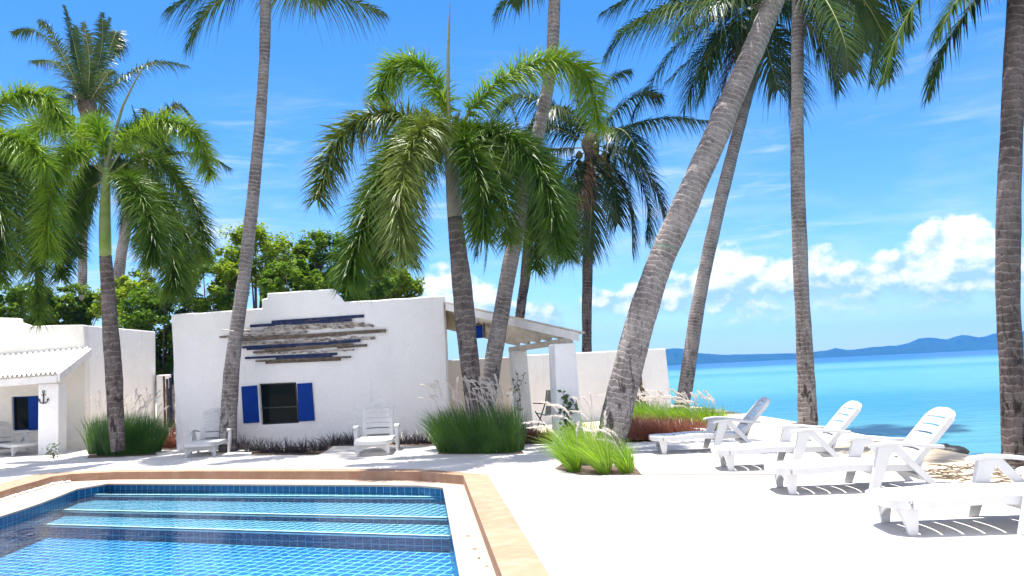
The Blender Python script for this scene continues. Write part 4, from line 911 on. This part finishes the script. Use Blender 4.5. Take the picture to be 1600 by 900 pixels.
coco('distant coconut palm rising behind the porch house at upper left', 31, [(131, 520, 13), (129, 440, 13), (130, 330, 14), (133, 230, 14), (136, 172, 19)],
     [[(136, 165, 0), (105, 100, 0), (60, 50, 0), (18, 50, 0)], [(136, 165, 0), (118, 80, .5), (100, 8, .8)], [(136, 165, 0), (150, 90, 0), (172, 28, 0)], [(136, 165, 0), (140, 95, -.8), (130, 35, -1.5)], [(136, 165, 0), (180, 130, 0), (240, 98, 0), (292, 102, 0)],
      [(136, 165, 0), (95, 140, 0), (62, 138, 0)], [(136, 165, 0), (112, 150, -.6), (102, 215, -.8)], [(136, 165, 0), (165, 95, .8), (182, 50, 1.4), (182, 85, 1.6)], [(136, 165, 0), (100, 90, -.8), (75, 45, -1.2), (62, 32, -1.3)], [(136, 165, 0), (158, 80, -.5), (160, 20, -.8)], [(136, 165, 0), (120, 90, .8), (118, 40, 1.2)], [(136, 165, 0), (165, 120, -1.0), (178, 110, -1.6)],
      [(136, 166, 0), (88, 100, .6), (50, 95, 1)], [(136, 166, 0), (155, 150, .8), (170, 180, 1.2)]], M_TRUNK, M_COCO, 0, 3, 4, wid=1.1, lmax=.85)
coco('distant coconut palm half hidden behind the left foxtail palm', 28, [(178, 520, 16), (184, 440, 16), (198, 350, 16), (222, 250, 15)],
     [[(224, 245, 0), (270, 238, 0), (325, 245, 0), (360, 262, 0)], [(224, 245, 0), (215, 200, 0), (206, 165, 0)], [(224, 245, 0), (250, 190, 0), (275, 165, 0), (298, 180, 0)], [(224, 245, 0), (260, 260, 0), (290, 310, 0), (300, 370, 0)], [(224, 245, 0), (230, 190, .5), (226, 170, .8)], [(224, 245, 0), (180, 230, 0), (150, 280, 0), (140, 350, 0)],
      [(224, 250, 0), (240, 300, -.5), (245, 380, -.5)], [(224, 250, 0), (200, 290, 0), (192, 370, 0)]], M_TRUNK, M_COCO, 0, wid=1.3, lmax=.8)
t, tk, O = coco('tall curved coconut palm against the house facade, left of the blue shutters', 16.75, [(356, 704, 27), (357, 660, 26), (364, 560, 22), (383, 420, 20), (402, 240, 18), (413, 90, 17), (416, -70, 17)],
     [[(416, -75, 0), (370, -20, 0), (320, 20, 0), (292, 75, 0)], [(416, -75, 0), (360, -30, -.8), (310, -10, -1.2), (262, 14, -1.5)], [(416, -75, 0), (470, -25, 0), (540, -2, 0), (602, 22, 0)], [(416, -75, 0), (440, -20, 1), (480, -8, 2), (510, 0, 2.5)]], M_TRUNK, M_COCO, 5, 2.4, 3, e0=(15, 75))
mb = MB(); c = D(361, 517, 16.75); mb.tube([c + Vector((math.cos(k * math.pi / 6) * .155, math.sin(k * math.pi / 6) * .155, -.03 * math.cos(k * math.pi / 6))) for k in range(13)], .012, 6); mb.build('rope_band', M_ROPE_W, t, origin=O)
coco('coconut palm trunk crossing behind the middle foxtail palm up out of the frame', 14.6, [(756, 690, 28), (762, 620, 27), (785, 480, 26), (815, 320, 23), (845, 190, 21), (862, 90, 20), (869, -70, 19)],
     [[(869, -75, 0), (830, -30, 0), (795, -5, 0), (772, 24, 0)], [(869, -75, 0), (840, -30, .5), (812, -10, .8), (800, 5, 1)]], M_TRUNK, M_COCO, 4, 2.2, 3, e0=(20, 75))
coco('coconut palm with a full crown behind the garden wall', 24.5, [(917, 560, 16), (917, 480, 16), (919, 380, 17), (921, 290, 18), (923, 232, 20)],
     [[(926, 226, 0), (975, 200, 0), (1040, 184, 0), (1114, 190, 0)], [(926, 222, 0), (955, 180, 0), (1000, 145, 0), (1035, 150, 0)], [(926, 228, 0), (975, 235, 0), (1018, 280, 0), (1042, 345, 0)], [(926, 232, 0), (965, 275, 0), (985, 335, 0), (988, 395, 0)], [(926, 230, 0), (985, 260, -.5), (1012, 320, -.7), (1010, 375, -.7)],
      [(922, 222, 0), (905, 165, 0), (888, 110, 0)], [(924, 220, 0), (940, 160, 0), (955, 122, 0), (985, 110, 0)], [(920, 226, 0), (870, 200, 0), (825, 205, 0), (788, 240, 0)], [(920, 232, 0), (880, 270, 0), (858, 335, 0), (840, 400, 0)], [(921, 234, 0), (895, 300, -.5), (885, 370, -.5), (868, 420, -.5)], [(922, 236, 0), (925, 300, -.8), (920, 400, -.8)],
      [(920, 222, 0), (870, 170, 0), (810, 150, 0), (770, 175, 0)], [(922, 222, 0), (895, 180, -1), (860, 170, -1.5), (840, 200, -1.8)], [(924, 230, 0), (955, 280, .8), (965, 350, 1)], [(920, 230, 0), (850, 240, .8), (815, 300, 1.2), (800, 370, 1.2)], [(924, 222, 0), (960, 200, -1), (985, 215, -1.8), (1000, 255, -2.2)]],
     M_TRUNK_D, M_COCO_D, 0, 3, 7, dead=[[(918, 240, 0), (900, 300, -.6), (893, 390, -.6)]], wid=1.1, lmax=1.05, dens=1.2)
coco('slim coconut palm behind the porch roof, its crown hidden by the foxtail', 27, [(810, 520, 15), (814, 480, 15), (822, 420, 16), (826, 330, 15), (812, 225, 15)],
     [[(812, 222, 0), (770, 240, 0), (730, 290, 0), (715, 350, 0)], [(812, 225, 0), (790, 280, 0), (768, 350, 0), (758, 420, 0)], [(812, 225, 0), (815, 300, 0), (805, 400, 0)], [(812, 222, 0), (845, 260, 0), (860, 330, 0), (862, 420, 0)], [(812, 220, 0), (800, 170, 0), (785, 150, 0)], [(812, 222, 0), (840, 180, 0), (870, 170, 0), (890, 190, 0)], [(812, 222, 0), (780, 260, -.6), (750, 330, -.8), (745, 400, -.8)],
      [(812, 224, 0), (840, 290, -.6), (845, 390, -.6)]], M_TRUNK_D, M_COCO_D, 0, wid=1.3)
# the big leaning palm
t, tk, O = coco('thick coconut palm leaning far to the right out of the lime grass clumps', 12.3, [(948, 712, 50), (960, 665, 48), (985, 560, 46), (1020, 440, 44), (1062, 340, 42), (1115, 220, 40), (1165, 105, 38), (1212, -5, 34), (1250, -110, 32)],
     [[(1250, -115, 0), (1190, -40, 0), (1110, 0, 0), (1040, 12, 0), (970, 45, 0)], [(1250, -115, 0), (1300, -50, -.4), (1350, 0, -.6), (1385, 60, -.7)]], M_TRUNK, M_COCO, 3, 2.2, 4, e0=(35, 75), sides=18)
mb = MB()
for j in range(1):
    c = D(1037 + j * 2, 388 - j * 5, 12.3); mb.tube([c + Vector((math.cos(k * math.pi / 7) * .222, math.sin(k * math.pi / 7) * .222, -.05 * math.cos(k * math.pi / 7 + j))) for k in range(15)], .005, 5)
mb.build('rope_band', M_ROPE_G, t, origin=O)
coco('coconut palm behind the big leaning trunk, with a drooping crown and dead brown frond', 22.6, [(1062, 648, 25), (1072, 600, 23), (1092, 470, 22), (1122, 330, 21), (1152, 210, 20), (1176, 110, 19), (1184, 30, 20)],
     [[(1184, 22, 0), (1120, 0, 0), (1040, 15, 0), (975, 50, 0), (945, 88, 0)], [(1184, 24, 0), (1115, 30, 0), (1050, 80, 0), (1005, 150, 0), (990, 178, 0)], [(1184, 26, 0), (1125, 55, -.5), (1090, 110, -.7), (1068, 172, -.7)], [(1184, 24, 0), (1215, 60, 0), (1236, 115, 0), (1245, 180, 0)], [(1184, 24, 0), (1200, 80, -.5), (1215, 140, -.6)],
      [(1184, 18, 0), (1110, -30, 0), (1010, -15, 0), (940, 20, 0)], [(1184, 20, 0), (1240, 20, 0), (1290, 70, 0), (1310, 140, 0)], [(1184, 20, 0), (1230, 0, -.6), (1290, 30, -1), (1340, 100, -1.2)], [(1184, 24, 0), (1150, 30, -.9), (1110, 90, -1.4), (1095, 150, -1.5)], [(1184, 24, 0), (1140, 50, .5), (1105, 70, .8), (1040, 130, 1)], [(1184, 24, 0), (1165, 60, .8), (1150, 110, 1)],
      [(1184, 20, 0), (1150, -10, -1), (1090, 10, -1.6), (1050, 60, -1.9)]],
     M_TRUNK, M_COCO_D, 5, 3.0, 6, dead=[[(1184, 30, 0), (1160, 70, -.5), (1135, 120, -.6), (1112, 178, -.6)], [(1184, 30, 0), (1165, 80, .3), (1150, 130, .3), (1140, 165, .3)]], e0=(25, 75), wid=1.2, lmax=1.2)
coco('straight coconut palm trunk by the sea behind the loungers, right of centre', 15.0, [(1262, 672, 33), (1262, 650, 30), (1258, 560, 26), (1251, 420, 24), (1246, 260, 22), (1246, 120, 20), (1247, -45, 20)],
     [[(1247, -50, 0), (1300, -25, 0), (1355, 10, 0), (1385, 70, 0), (1390, 120, 0)], [(1247, -48, 0), (1285, -20, -.5), (1310, 40, -.7), (1322, 100, -.7)], [(1247, -48, 0), (1262, -10, -.3), (1280, 40, -.4), (1275, 90, -.4)], [(1247, -48, 0), (1320, -30, .4), (1370, 30, .5), (1360, 130, .5)], [(1247, -48, 0), (1210, -10, .3), (1185, 50, .5), (1180, 110, .5)], [(1247, -48, 0), (1300, -30, .8), (1345, 20, 1.2), (1350, 80, 1.3)], [(1247, -48, 0), (1290, 0, -1), (1318, 60, -1.5), (1325, 110, -1.6)], [(1247, -50, 0), (1330, -40, 0), (1400, 0, 0), (1420, 50, 0)]], M_TRUNK, M_COCO, 0, 2.4, 3, e0=(5, 70), lmax=.66)
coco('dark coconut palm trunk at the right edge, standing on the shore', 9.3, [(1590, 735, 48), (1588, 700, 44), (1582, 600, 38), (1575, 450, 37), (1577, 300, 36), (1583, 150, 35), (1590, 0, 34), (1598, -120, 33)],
     [[(1598, -125, 0), (1560, -50, 0), (1510, 20, 0), (1470, 85, 0), (1450, 152, 0)], [(1598, -125, 0), (1530, -70, 0), (1450, -20, 0), (1400, 60, 0), (1378, 132, 0)], [(1598, -120, 0), (1540, -60, -.4), (1490, 10, -.5), (1462, 60, -.5)]], M_TRUNK_D, M_COCO, 4, 1.7, 3, e0=(15, 70), lmax=.5)

# ------------------------------------------------------------------ broad-leaved trees and shrubs behind the houses
def tree(label, px, Y, rp, m, rng, squash=.85, n=11000, foot_z=0.0, leaf=.068, group='green trees behind the houses', kind='broadleaf_tree'):
    c = D(px[0], px[1], Y); r = rp * Y / F_PX; O = Vector((c.x + rng.uniform(-.2, .2), Y, 0)); t = thing(kind, label, 'tree', tuple(O), 0, group)
    tm = MB(); fork = O.lerp(c, .45) ; tm.tube(catmull([O, O.lerp(fork, .5) + Vector((rng.uniform(-.08, .08), 0, 0)), fork], 8), [.14 - .006 * k for k in range(9)], 8)
    clumps = []
    for k in range(110):
        d = Vector((rng.gauss(0, 1), rng.gauss(0, 1), rng.gauss(0, 1))).normalized(); rr = rng.uniform(.2, 1.0) ** .5; q = c + Vector((d.x * r * rr, d.y * r * rr * .9, d.z * r * rr * squash)); clumps.append((q, r * rng.uniform(.10, .24)))
        if k < 16: tm.tube(catmull([fork, fork.lerp(q, .5) + Vector((0, 0, -.08)), q], 5), [.05, .04, .03, .022, .016, .01], 5)
    tm.build('trunk', M_BARK, t, origin=O)
    mb = MB()
    for q, cr in clumps:
        for _ in range(n // 110):
            d = Vector((rng.gauss(0, 1), rng.gauss(0, 1), rng.gauss(0, 1) * .8)); d = d.normalized() * cr * rng.random() ** .45; p = q + d
            a = Vector((rng.gauss(0, 1), rng.gauss(0, 1), rng.gauss(0, .5))).normalized(); b = a.cross(Vector((rng.gauss(0, .5), rng.gauss(0, .5), 1))).normalized(); s_ = leaf * rng.uniform(.6, 1.25)
            mb.quad(p - a * s_, p + b * s_ * .5, p + a * s_, p - b * s_ * .5)
    mb.build('crown', m, t, origin=O); return t
TREES = [('rounded green tree above the parapet, right of the tall curved palm', (400, 408), 26, 72, M_TREE_A), ('green tree above the middle of the stepped parapet', (500, 414), 27, 62, M_TREE_A), ('lowest yellowish tree over the right end of the white parapet', (612, 448), 28, 46, M_TREE_A),
         ('bright leafy tree at the left top corner of the main house', (325, 445), 25, 60, M_TREE_A), ('dark tree behind the stepped parapet top', (455, 450), 24, 50, M_TREE_B), ('dark green tree in the gap between the two houses', (250, 500), 25, 62, M_TREE_B),
         ('leafy bush rising behind the porch house beside the palm trunk', (208, 470), 27, 52, M_TREE_A), ('small dark tree over the porch house roof, left of the foxtail trunk', (110, 484), 28, 44, M_TREE_B), ('low green shrub behind the porch house at the left edge', (35, 486), 27, 48, M_TREE_B), ('dark tree behind the fronds hanging over the right parapet', (565, 440), 25, 48, M_TREE_B), ('shaded shrub behind the driftwood screen', (262, 585), 25.0, 46, M_TREE_B)]
for i, (lab, p, Y, r, m) in enumerate(TREES): tree(lab, p, Y, r, m, rng)

# ------------------------------------------------------------------ grasses
def grass(name, label, spots, nb, L, spread, m, rng, plumes=0, wind=(-.1, 0), cat='ornamental grass', group=None, plume_len=.22, w=.008, stiff=.5, pl_h=1.25, loc=None):
    """spots: list of (point, radius); blades rise from them"""
    O = Vector(loc) if loc is not None else sum((p for p, r in spots), Vector()) / len(spots); O = Vector((O.x, O.y, 0)); t = thing(name, label, cat, tuple(O), 0, group); mb = MB()
    def blade(p, a, l, lean, ww):
        d = Vector((math.cos(a) * lean + wind[0], math.sin(a) * lean + wind[1], 1)).normalized(); out = Vector((math.cos(a) * lean + wind[0] * 2, math.sin(a) * lean + wind[1] * 2, 0)); sd = Vector((-math.sin(a), math.cos(a), 0)) * ww; prev = None
        if rng.random() < .6: sd = Vector((ww, 0, 0))
        n = 4
        for k in range(n + 1):
            u = k / n; c = p + d * l * u + out * (l * u * u * stiff) - Vector((0, 0, l * u ** 3 * .35 * min(1, out.length))); 
            if k < n:
                f = 1 - .75 * u; i, j = mb.vert(c + sd * f), mb.vert(c - sd * f)
                if prev: mb.face((*prev, j, i))
                prev = (i, j)
            else: mb.face((*prev, mb.vert(c)))
    per = nb // len(spots)
    for p, r in spots:
        for _ in range(per):
            a = rng.uniform(0, 6.283); rr = r * math.sqrt(rng.random()); q = p + Vector((math.cos(a) * rr, math.sin(a) * rr, 0)); blade(q, a + rng.uniform(-.7, .7), L * (rng.uniform(.45, 1.0) if rng.random() < .7 else rng.uniform(.9, 1.28)), spread * (.25 + rr / max(r, .01)) * rng.uniform(.3, 1.2), w * rng.uniform(.6, 1.2))
    mb.build('blades', m, t, origin=O)
    if plumes:
        pm = MB()
        for _ in range(plumes):
            p, r = rng.choice(spots); a = rng.uniform(0, 6.283); rr = r * math.sqrt(rng.random()) * .9; q = p + Vector((math.cos(a) * rr, math.sin(a) * rr, 0)); le = spread * rng.uniform(.4, 1.5); h = L * pl_h * rng.uniform(.75, 1.1)
            o = Vector((math.cos(a) * le + wind[0] * 2.2, math.sin(a) * le + wind[1] * 2.2, 0)); top_ = q + Vector((0, 0, h)) + o * h * .5; tip = top_ + o * plume_len * 1.4 + Vector((0, 0, plume_len * (.75 - o.length * .7)))
            st = catmull([q, q + Vector((0, 0, h * .55)) + o * h * .14, top_, tip], 15); pm.tube(st[:11], .0022, 4)
            for k in range(90):
                u = rng.random(); f = 8.5 + u * 6.4; c = st[int(f)].lerp(st[min(int(f) + 1, 15)], f % 1); tt = (st[min(int(f) + 1, 15)] - st[int(f)]).normalized()
                d = (Vector((rng.gauss(0, 1), rng.gauss(0, 1), rng.gauss(0, 1))).normalized() * .7 + tt).normalized(); l = .042 * math.sin(math.pi * (.12 + .83 * u)) + .008; s_ = d.cross(Vector((rng.random(), rng.random(), .3))).normalized() * .0055
                i = [pm.vert(x) for x in (c + s_, c - s_, c + d * l)]; pm.face(i)
        pm.build('plumes', M_PLUME, t, origin=O)
    return t
def gp(x, y): return G(x, y, 0)
grass('fountain_grass', 'dense dark green grass block with pale plumes around the left foxtail trunk', [(gp(x, y), .17) for x, y in ((152, 708), (166, 711), (180, 711.5), (196, 711), (212, 710), (228, 709), (238, 706), (158, 703), (190, 704), (222, 703), (175, 701), (206, 700))], 5200, .76, .28, M_GRASS_D, rng, 48, wind=(.06, 0), w=.006, pl_h=1.42)
grass('fountain_grass', 'dense green grass block with pale plumes at the foot of the middle foxtail palm', [(gp(x, y), .15) for x, y in ((700, 706), (716, 707), (732, 707.5), (748, 707.5), (764, 707.5), (780, 707), (796, 706), (804, 703), (706, 701), (726, 701), (750, 700), (776, 700), (792, 699))], 6400, .72, .30, M_GRASS_D, rng, 64, wind=(-.12, 0), w=.0055, pl_h=1.40)
CG = 'lime green grass clumps at the foot of the leaning palm'
for (x, y), L, lab, nb in (((898, 737), .50, 'left one of the lime green grass clumps before the leaning palm', 800), ((945, 740), .48, 'middle lime green grass clump, right in front of the leaning trunk', 1000), ((980, 739), .36, 'smallest lime green grass clump on the right of the leaning trunk', 650)):
    grass('grass_clump', lab, [(gp(x, y), .07), (gp(x, y - 4), .08)], int(nb * .75), L * 1.12, .42, M_GRASS_L, rng, 3, wind=(-.22, 0), group=CG, w=.0042, pl_h=1.15)
grass('grass_clump', 'lime green grass behind the leaning trunk, tallest of its patch', [(gp(905, 722), .14), (gp(925, 724), .12)], 750, .62, .36, M_GRASS_L, rng, 9, wind=(-.2, 0), group=CG, w=.0055, pl_h=1.3)
for x, y, L, lab in ((1000, 664, .55, 'lime grass tuft beside the driftwood planks, left end of the far bed'), (1027, 666, .5, 'lime grass tuft in the far bed, left of the slim palm foot'), (1054, 669, .5, 'lime grass tuft in the far bed at the slim palm foot'), (1080, 671, .48, 'lime grass tuft in the far bed, right of the slim palm foot'), (1102, 673, .45, 'lime grass tuft at the sea end of the far bed, behind the farthest lounger')):
    grass('grass_tuft', lab, [(gp(x, y), .30), (gp(x + 9, y + .5), .30)], 1100, L, .45, M_GRASS_L, rng, 12, wind=(-.22, 0), group='lime grass tufts in the far bed', w=.008, pl_h=1.35)
DG = 'dusky grass tufts along the house wall'
for k, (x, y) in enumerate(((300, 698), (374, 704), (398, 707), (420, 709), (444, 709.5), (470, 709), (497, 706), (520, 698), (546, 696), (628, 695.5), (650, 695.5), (673, 695))):
    nm = ['behind the left upright lounger', 'at the foot of the tall curved palm', 'under the left blue shutter', 'under the left half of the window', 'under the right half of the window', 'under the right blue shutter', 'just right of the right shutter', 'at the notch in the deck edge', 'just left of the right upright lounger', 'just right of the right upright lounger', 'between right upright lounger and big grass block', 'touching the big grass block'][k]
    grass('grass_tuft', 'low dusky grass tuft by the house wall, ' + nm, [(gp(x, y - 2), .17)], 130, .30, .75, M_GRASS_P, rng, 0, group=DG, w=.006, stiff=.7)
RG = 'rust red grass tufts in the beds'
for x, y, L, lab in ((256, 702, .62, 'tall rust red grass tuft in the gap between the houses'), (272, 702, .45, 'rust red grass tuft at the left corner of the main house'), (288, 701, .32, 'low rust red grass left of the left upright lounger'), (366, 702, .30, 'low rust red grass right of the left upright lounger'),
                     (830, 691, .30, 'low rust red grass before the shaded porch pillar'), (850, 691, .26, 'low rust red grass between the two porch pillars'), (812, 693, .34, 'rust red grass beside the middle green grass block')):
    grass('grass_tuft', lab, [(gp(x, y - 3), .18)], 260, L, .6, M_GRASS_R, rng, 0, group=RG, w=.006, stiff=.7)
for x, y, L, lab in ((985, 684, .42, 'rust red grass nearest the leaning trunk in the seaside bed'), (1006, 686, .40, 'rust red grass left of the farthest lounger foot'), (1030, 685, .38, 'rust red grass behind the farthest lounger foot'), (1056, 684, .36, 'rust red grass behind the middle of the farthest lounger'), (1082, 683, .32, 'rust red grass behind the armrest of the farthest lounger')):
    grass('grass_tuft', lab, [(gp(x, y), .22), (gp(x + 8, y - 5), .22)], 620, L, .6, M_GRASS_R, rng, 0, group=RG, w=.007, stiff=.7)
# low white kerb of the far bed
mb = MB(); a, b = G(960, 662, .10), G(1112, 682, .02); a.z = .0; b.z = .0; mb.bar(a + Vector((0, 0, .06)), b + Vector((0, 0, .06)), .10, .16); tag(mb.build('bed_kerb', M_PLASTER, None, origin=a, bevel=.01), 'low white kerb between the rust red grass and the lime grass', 'kerb')
sheet('soil_bed', [(960, 690), (1100, 681), (1115, 668), (960, 655)], -.02, M_SOIL)
# climbing plant on the front pillar and small weed by the porch pillar
def vine(label, base, h, n, rng, spread=.14, leaf=.05):
    t = thing('vine', label, 'plant', tuple(base)); sm = MB(); lm = MB()
    for k in range(3):
        pts = [base + Vector((rng.uniform(-spread, spread) * (.3 + j / 5), rng.uniform(-.05, .02), h * j / 5 * rng.uniform(.85, 1.05))) for j in range(6)]; pts[0] = base + Vector((k * .02, 0, 0)); C_ = catmull(pts, 16); sm.tube(C_, .006, 5)
        for _ in range(n // 3):
            p = rng.choice(C_) + Vector((rng.gauss(0, .05), rng.gauss(0, .04), rng.gauss(0, .04))); a = Vector((rng.gauss(0, 1), rng.gauss(0, 1), rng.gauss(0, .6))).normalized(); b = a.cross(Vector((rng.gauss(0, .6), -1, .5))).normalized(); s_ = leaf * rng.uniform(.6, 1.2); lm.quad(p - a * s_, p + b * s_ * .6, p + a * s_, p - b * s_ * .6)
    sm.build('stem', M_BROWNWOOD, t, origin=base); lm.build('leaves', M_VINE, t, origin=base)
vine('green vine with small leaves climbing the front porch pillar', Vector((D(893, 690, 13.4).x, 13.4, 0)), .85, 170, rng)
vine('sparse vine shoot on the shaded rear porch pillar', Vector((D(812, 690, 16.25).x, 16.25, .5)), .75, 30, rng, .12, .035)
vine('small weed growing at the foot of the anchor pillar', Vector((D(83, 700, 17.3).x, 17.3, 0)), .28, 60, rng, .12, .03)
# white pebbles along the pool kerb
def pebbles():
    mb = MB(); rg = random.Random(8); A = [p for p in curbI[1:7]]; B = [p for p in watW[1:7]]
    bm = bmesh.new(); 
    for k in range(420):
        u = rg.random() * 4.9; i = int(u); f = u - i; p = A[i].lerp(A[i + 1], f); q = B[i].lerp(B[i + 1], f); d = (q - p); d.z = 0; c = Vector((p.x, p.y, ZC)) + d.normalized() * (.02 + .13 * rg.random() ** 1.3); r = rg.uniform(.012, .026)
        m = Matrix.Translation(c + Vector((0, 0, r * .5))) @ Matrix.Rotation(rg.random() * 6, 4, 'Z') @ Matrix.Diagonal((r, r * rg.uniform(.6, .9), r * rg.uniform(.5, .8), 1)); bmesh.ops.create_icosphere(bm, subdivisions=1, radius=1, matrix=m)
    me = bpy.data.meshes.new('pebbles'); bm.to_mesh(me); bm.free(); me.materials.append(M_PEBBLE); o = bpy.data.objects.new('pebbles', me); COL.objects.link(o); o['kind'] = 'stuff'
    tag(o, 'strip of loose white pebbles between pool coping and kerb', 'pebbles')
pebbles()
# dark rocks at the water's edge
def rock(label, p, s_):
    bm = bmesh.new(); bmesh.ops.create_icosphere(bm, subdivisions=3, radius=1); rg = random.Random(int(p.x * 100))
    for v in bm.verts: v.co = Vector((v.co.x * s_[0], v.co.y * s_[1], v.co.z * s_[2])) * (1 + .18 * math.sin(v.co.x * 5 + 1) * math.cos(v.co.y * 6) + rg.uniform(-.05, .05))
    me = bpy.data.meshes.new('shore_rock'); bm.to_mesh(me); bm.free(); me.materials.append(M_ROCK); o = bpy.data.objects.new('shore_rock', me); COL.objects.link(o); o.location = p; tag(o, label, 'rock', 'dark rocks at the shore')
rock('long dark rock at the shore behind the backrest of the second nearest lounger', G(1470, 706, -.12), (.34, .2, .10))
rock('dark stone at the foot of the straight seaside palm', G(1246, 668, -.08), (.3, .2, .09))

# litter: a few fallen leaves on the coping and dry palm debris on the sand
for k, (x, y) in enumerate(((742, 858), (748, 872), (760, 884), (731, 838), (300, 718), (640, 722))):
    p = G(x, y, ZC + .004) if x > 700 else G(x, y, .006); mb = MB(); a = rng.uniform(0, 3); u_ = Vector((math.cos(a), math.sin(a), 0)); v_ = Vector((-math.sin(a), math.cos(a), 0)); l = rng.uniform(.018, .035)
    i = [mb.vert(q) for q in (p - u_ * l, p + v_ * l * .4 + Vector((0, 0, .008)), p + u_ * l + Vector((0, 0, .004)), p - v_ * l * .4 + Vector((0, 0, .006)))]; mb.face((i[0], i[3], i[1])); mb.face((i[3], i[2], i[1]))
    tag(mb.build('fallen_leaf', M_DEAD, None, origin=p), 'small dry brown leaf fallen on the pale paving', 'leaf', 'fallen leaves on the paving')
mb = MB()
for k in range(60):
    p = G(rng.uniform(1430, 1600), rng.uniform(722, 752), 0); p = Vector((max(p.x, 4.9 + rng.random() * .9), p.y, -.04)); a = rng.gauss(2.6, .6); l = rng.uniform(.06, .35); d = Vector((math.cos(a), math.sin(a), 0)) * l
    mb.tube([p, p + d * .5 + Vector((0, 0, rng.uniform(0, .03))), p + d], .006, 4)
o = mb.build('beach_debris', M_BROWNWOOD); o['kind'] = 'stuff'; tag(o, 'dry palm twigs scattered on the sand behind the loungers', 'debris')
# ------------------------------------------------------------------ air
def build_haze():
    mb = MB(); mb.box(-3400, 3400, -300, 3250, -2.2, 125); o = mb.build('haze', None); o.data.materials.clear()
    m = bpy.data.materials.new('sea_haze'); m.use_nodes = True; g = NT(m.node_tree); g.n.remove(g.n['Principled BSDF'])
    v = g.node('ShaderNodeVolumePrincipled'); v.inputs['Color'].default_value = (0.07, 0.36, 1.0, 1); v.inputs['Density'].default_value = HAZE; v.inputs['Anisotropy'].default_value = 0.0
    g.l.new(v.outputs[0], g.n['Material Output'].inputs['Volume']); o.data.materials.append(m); o['kind'] = 'stuff'
HAZE = 0.00022
build_haze()
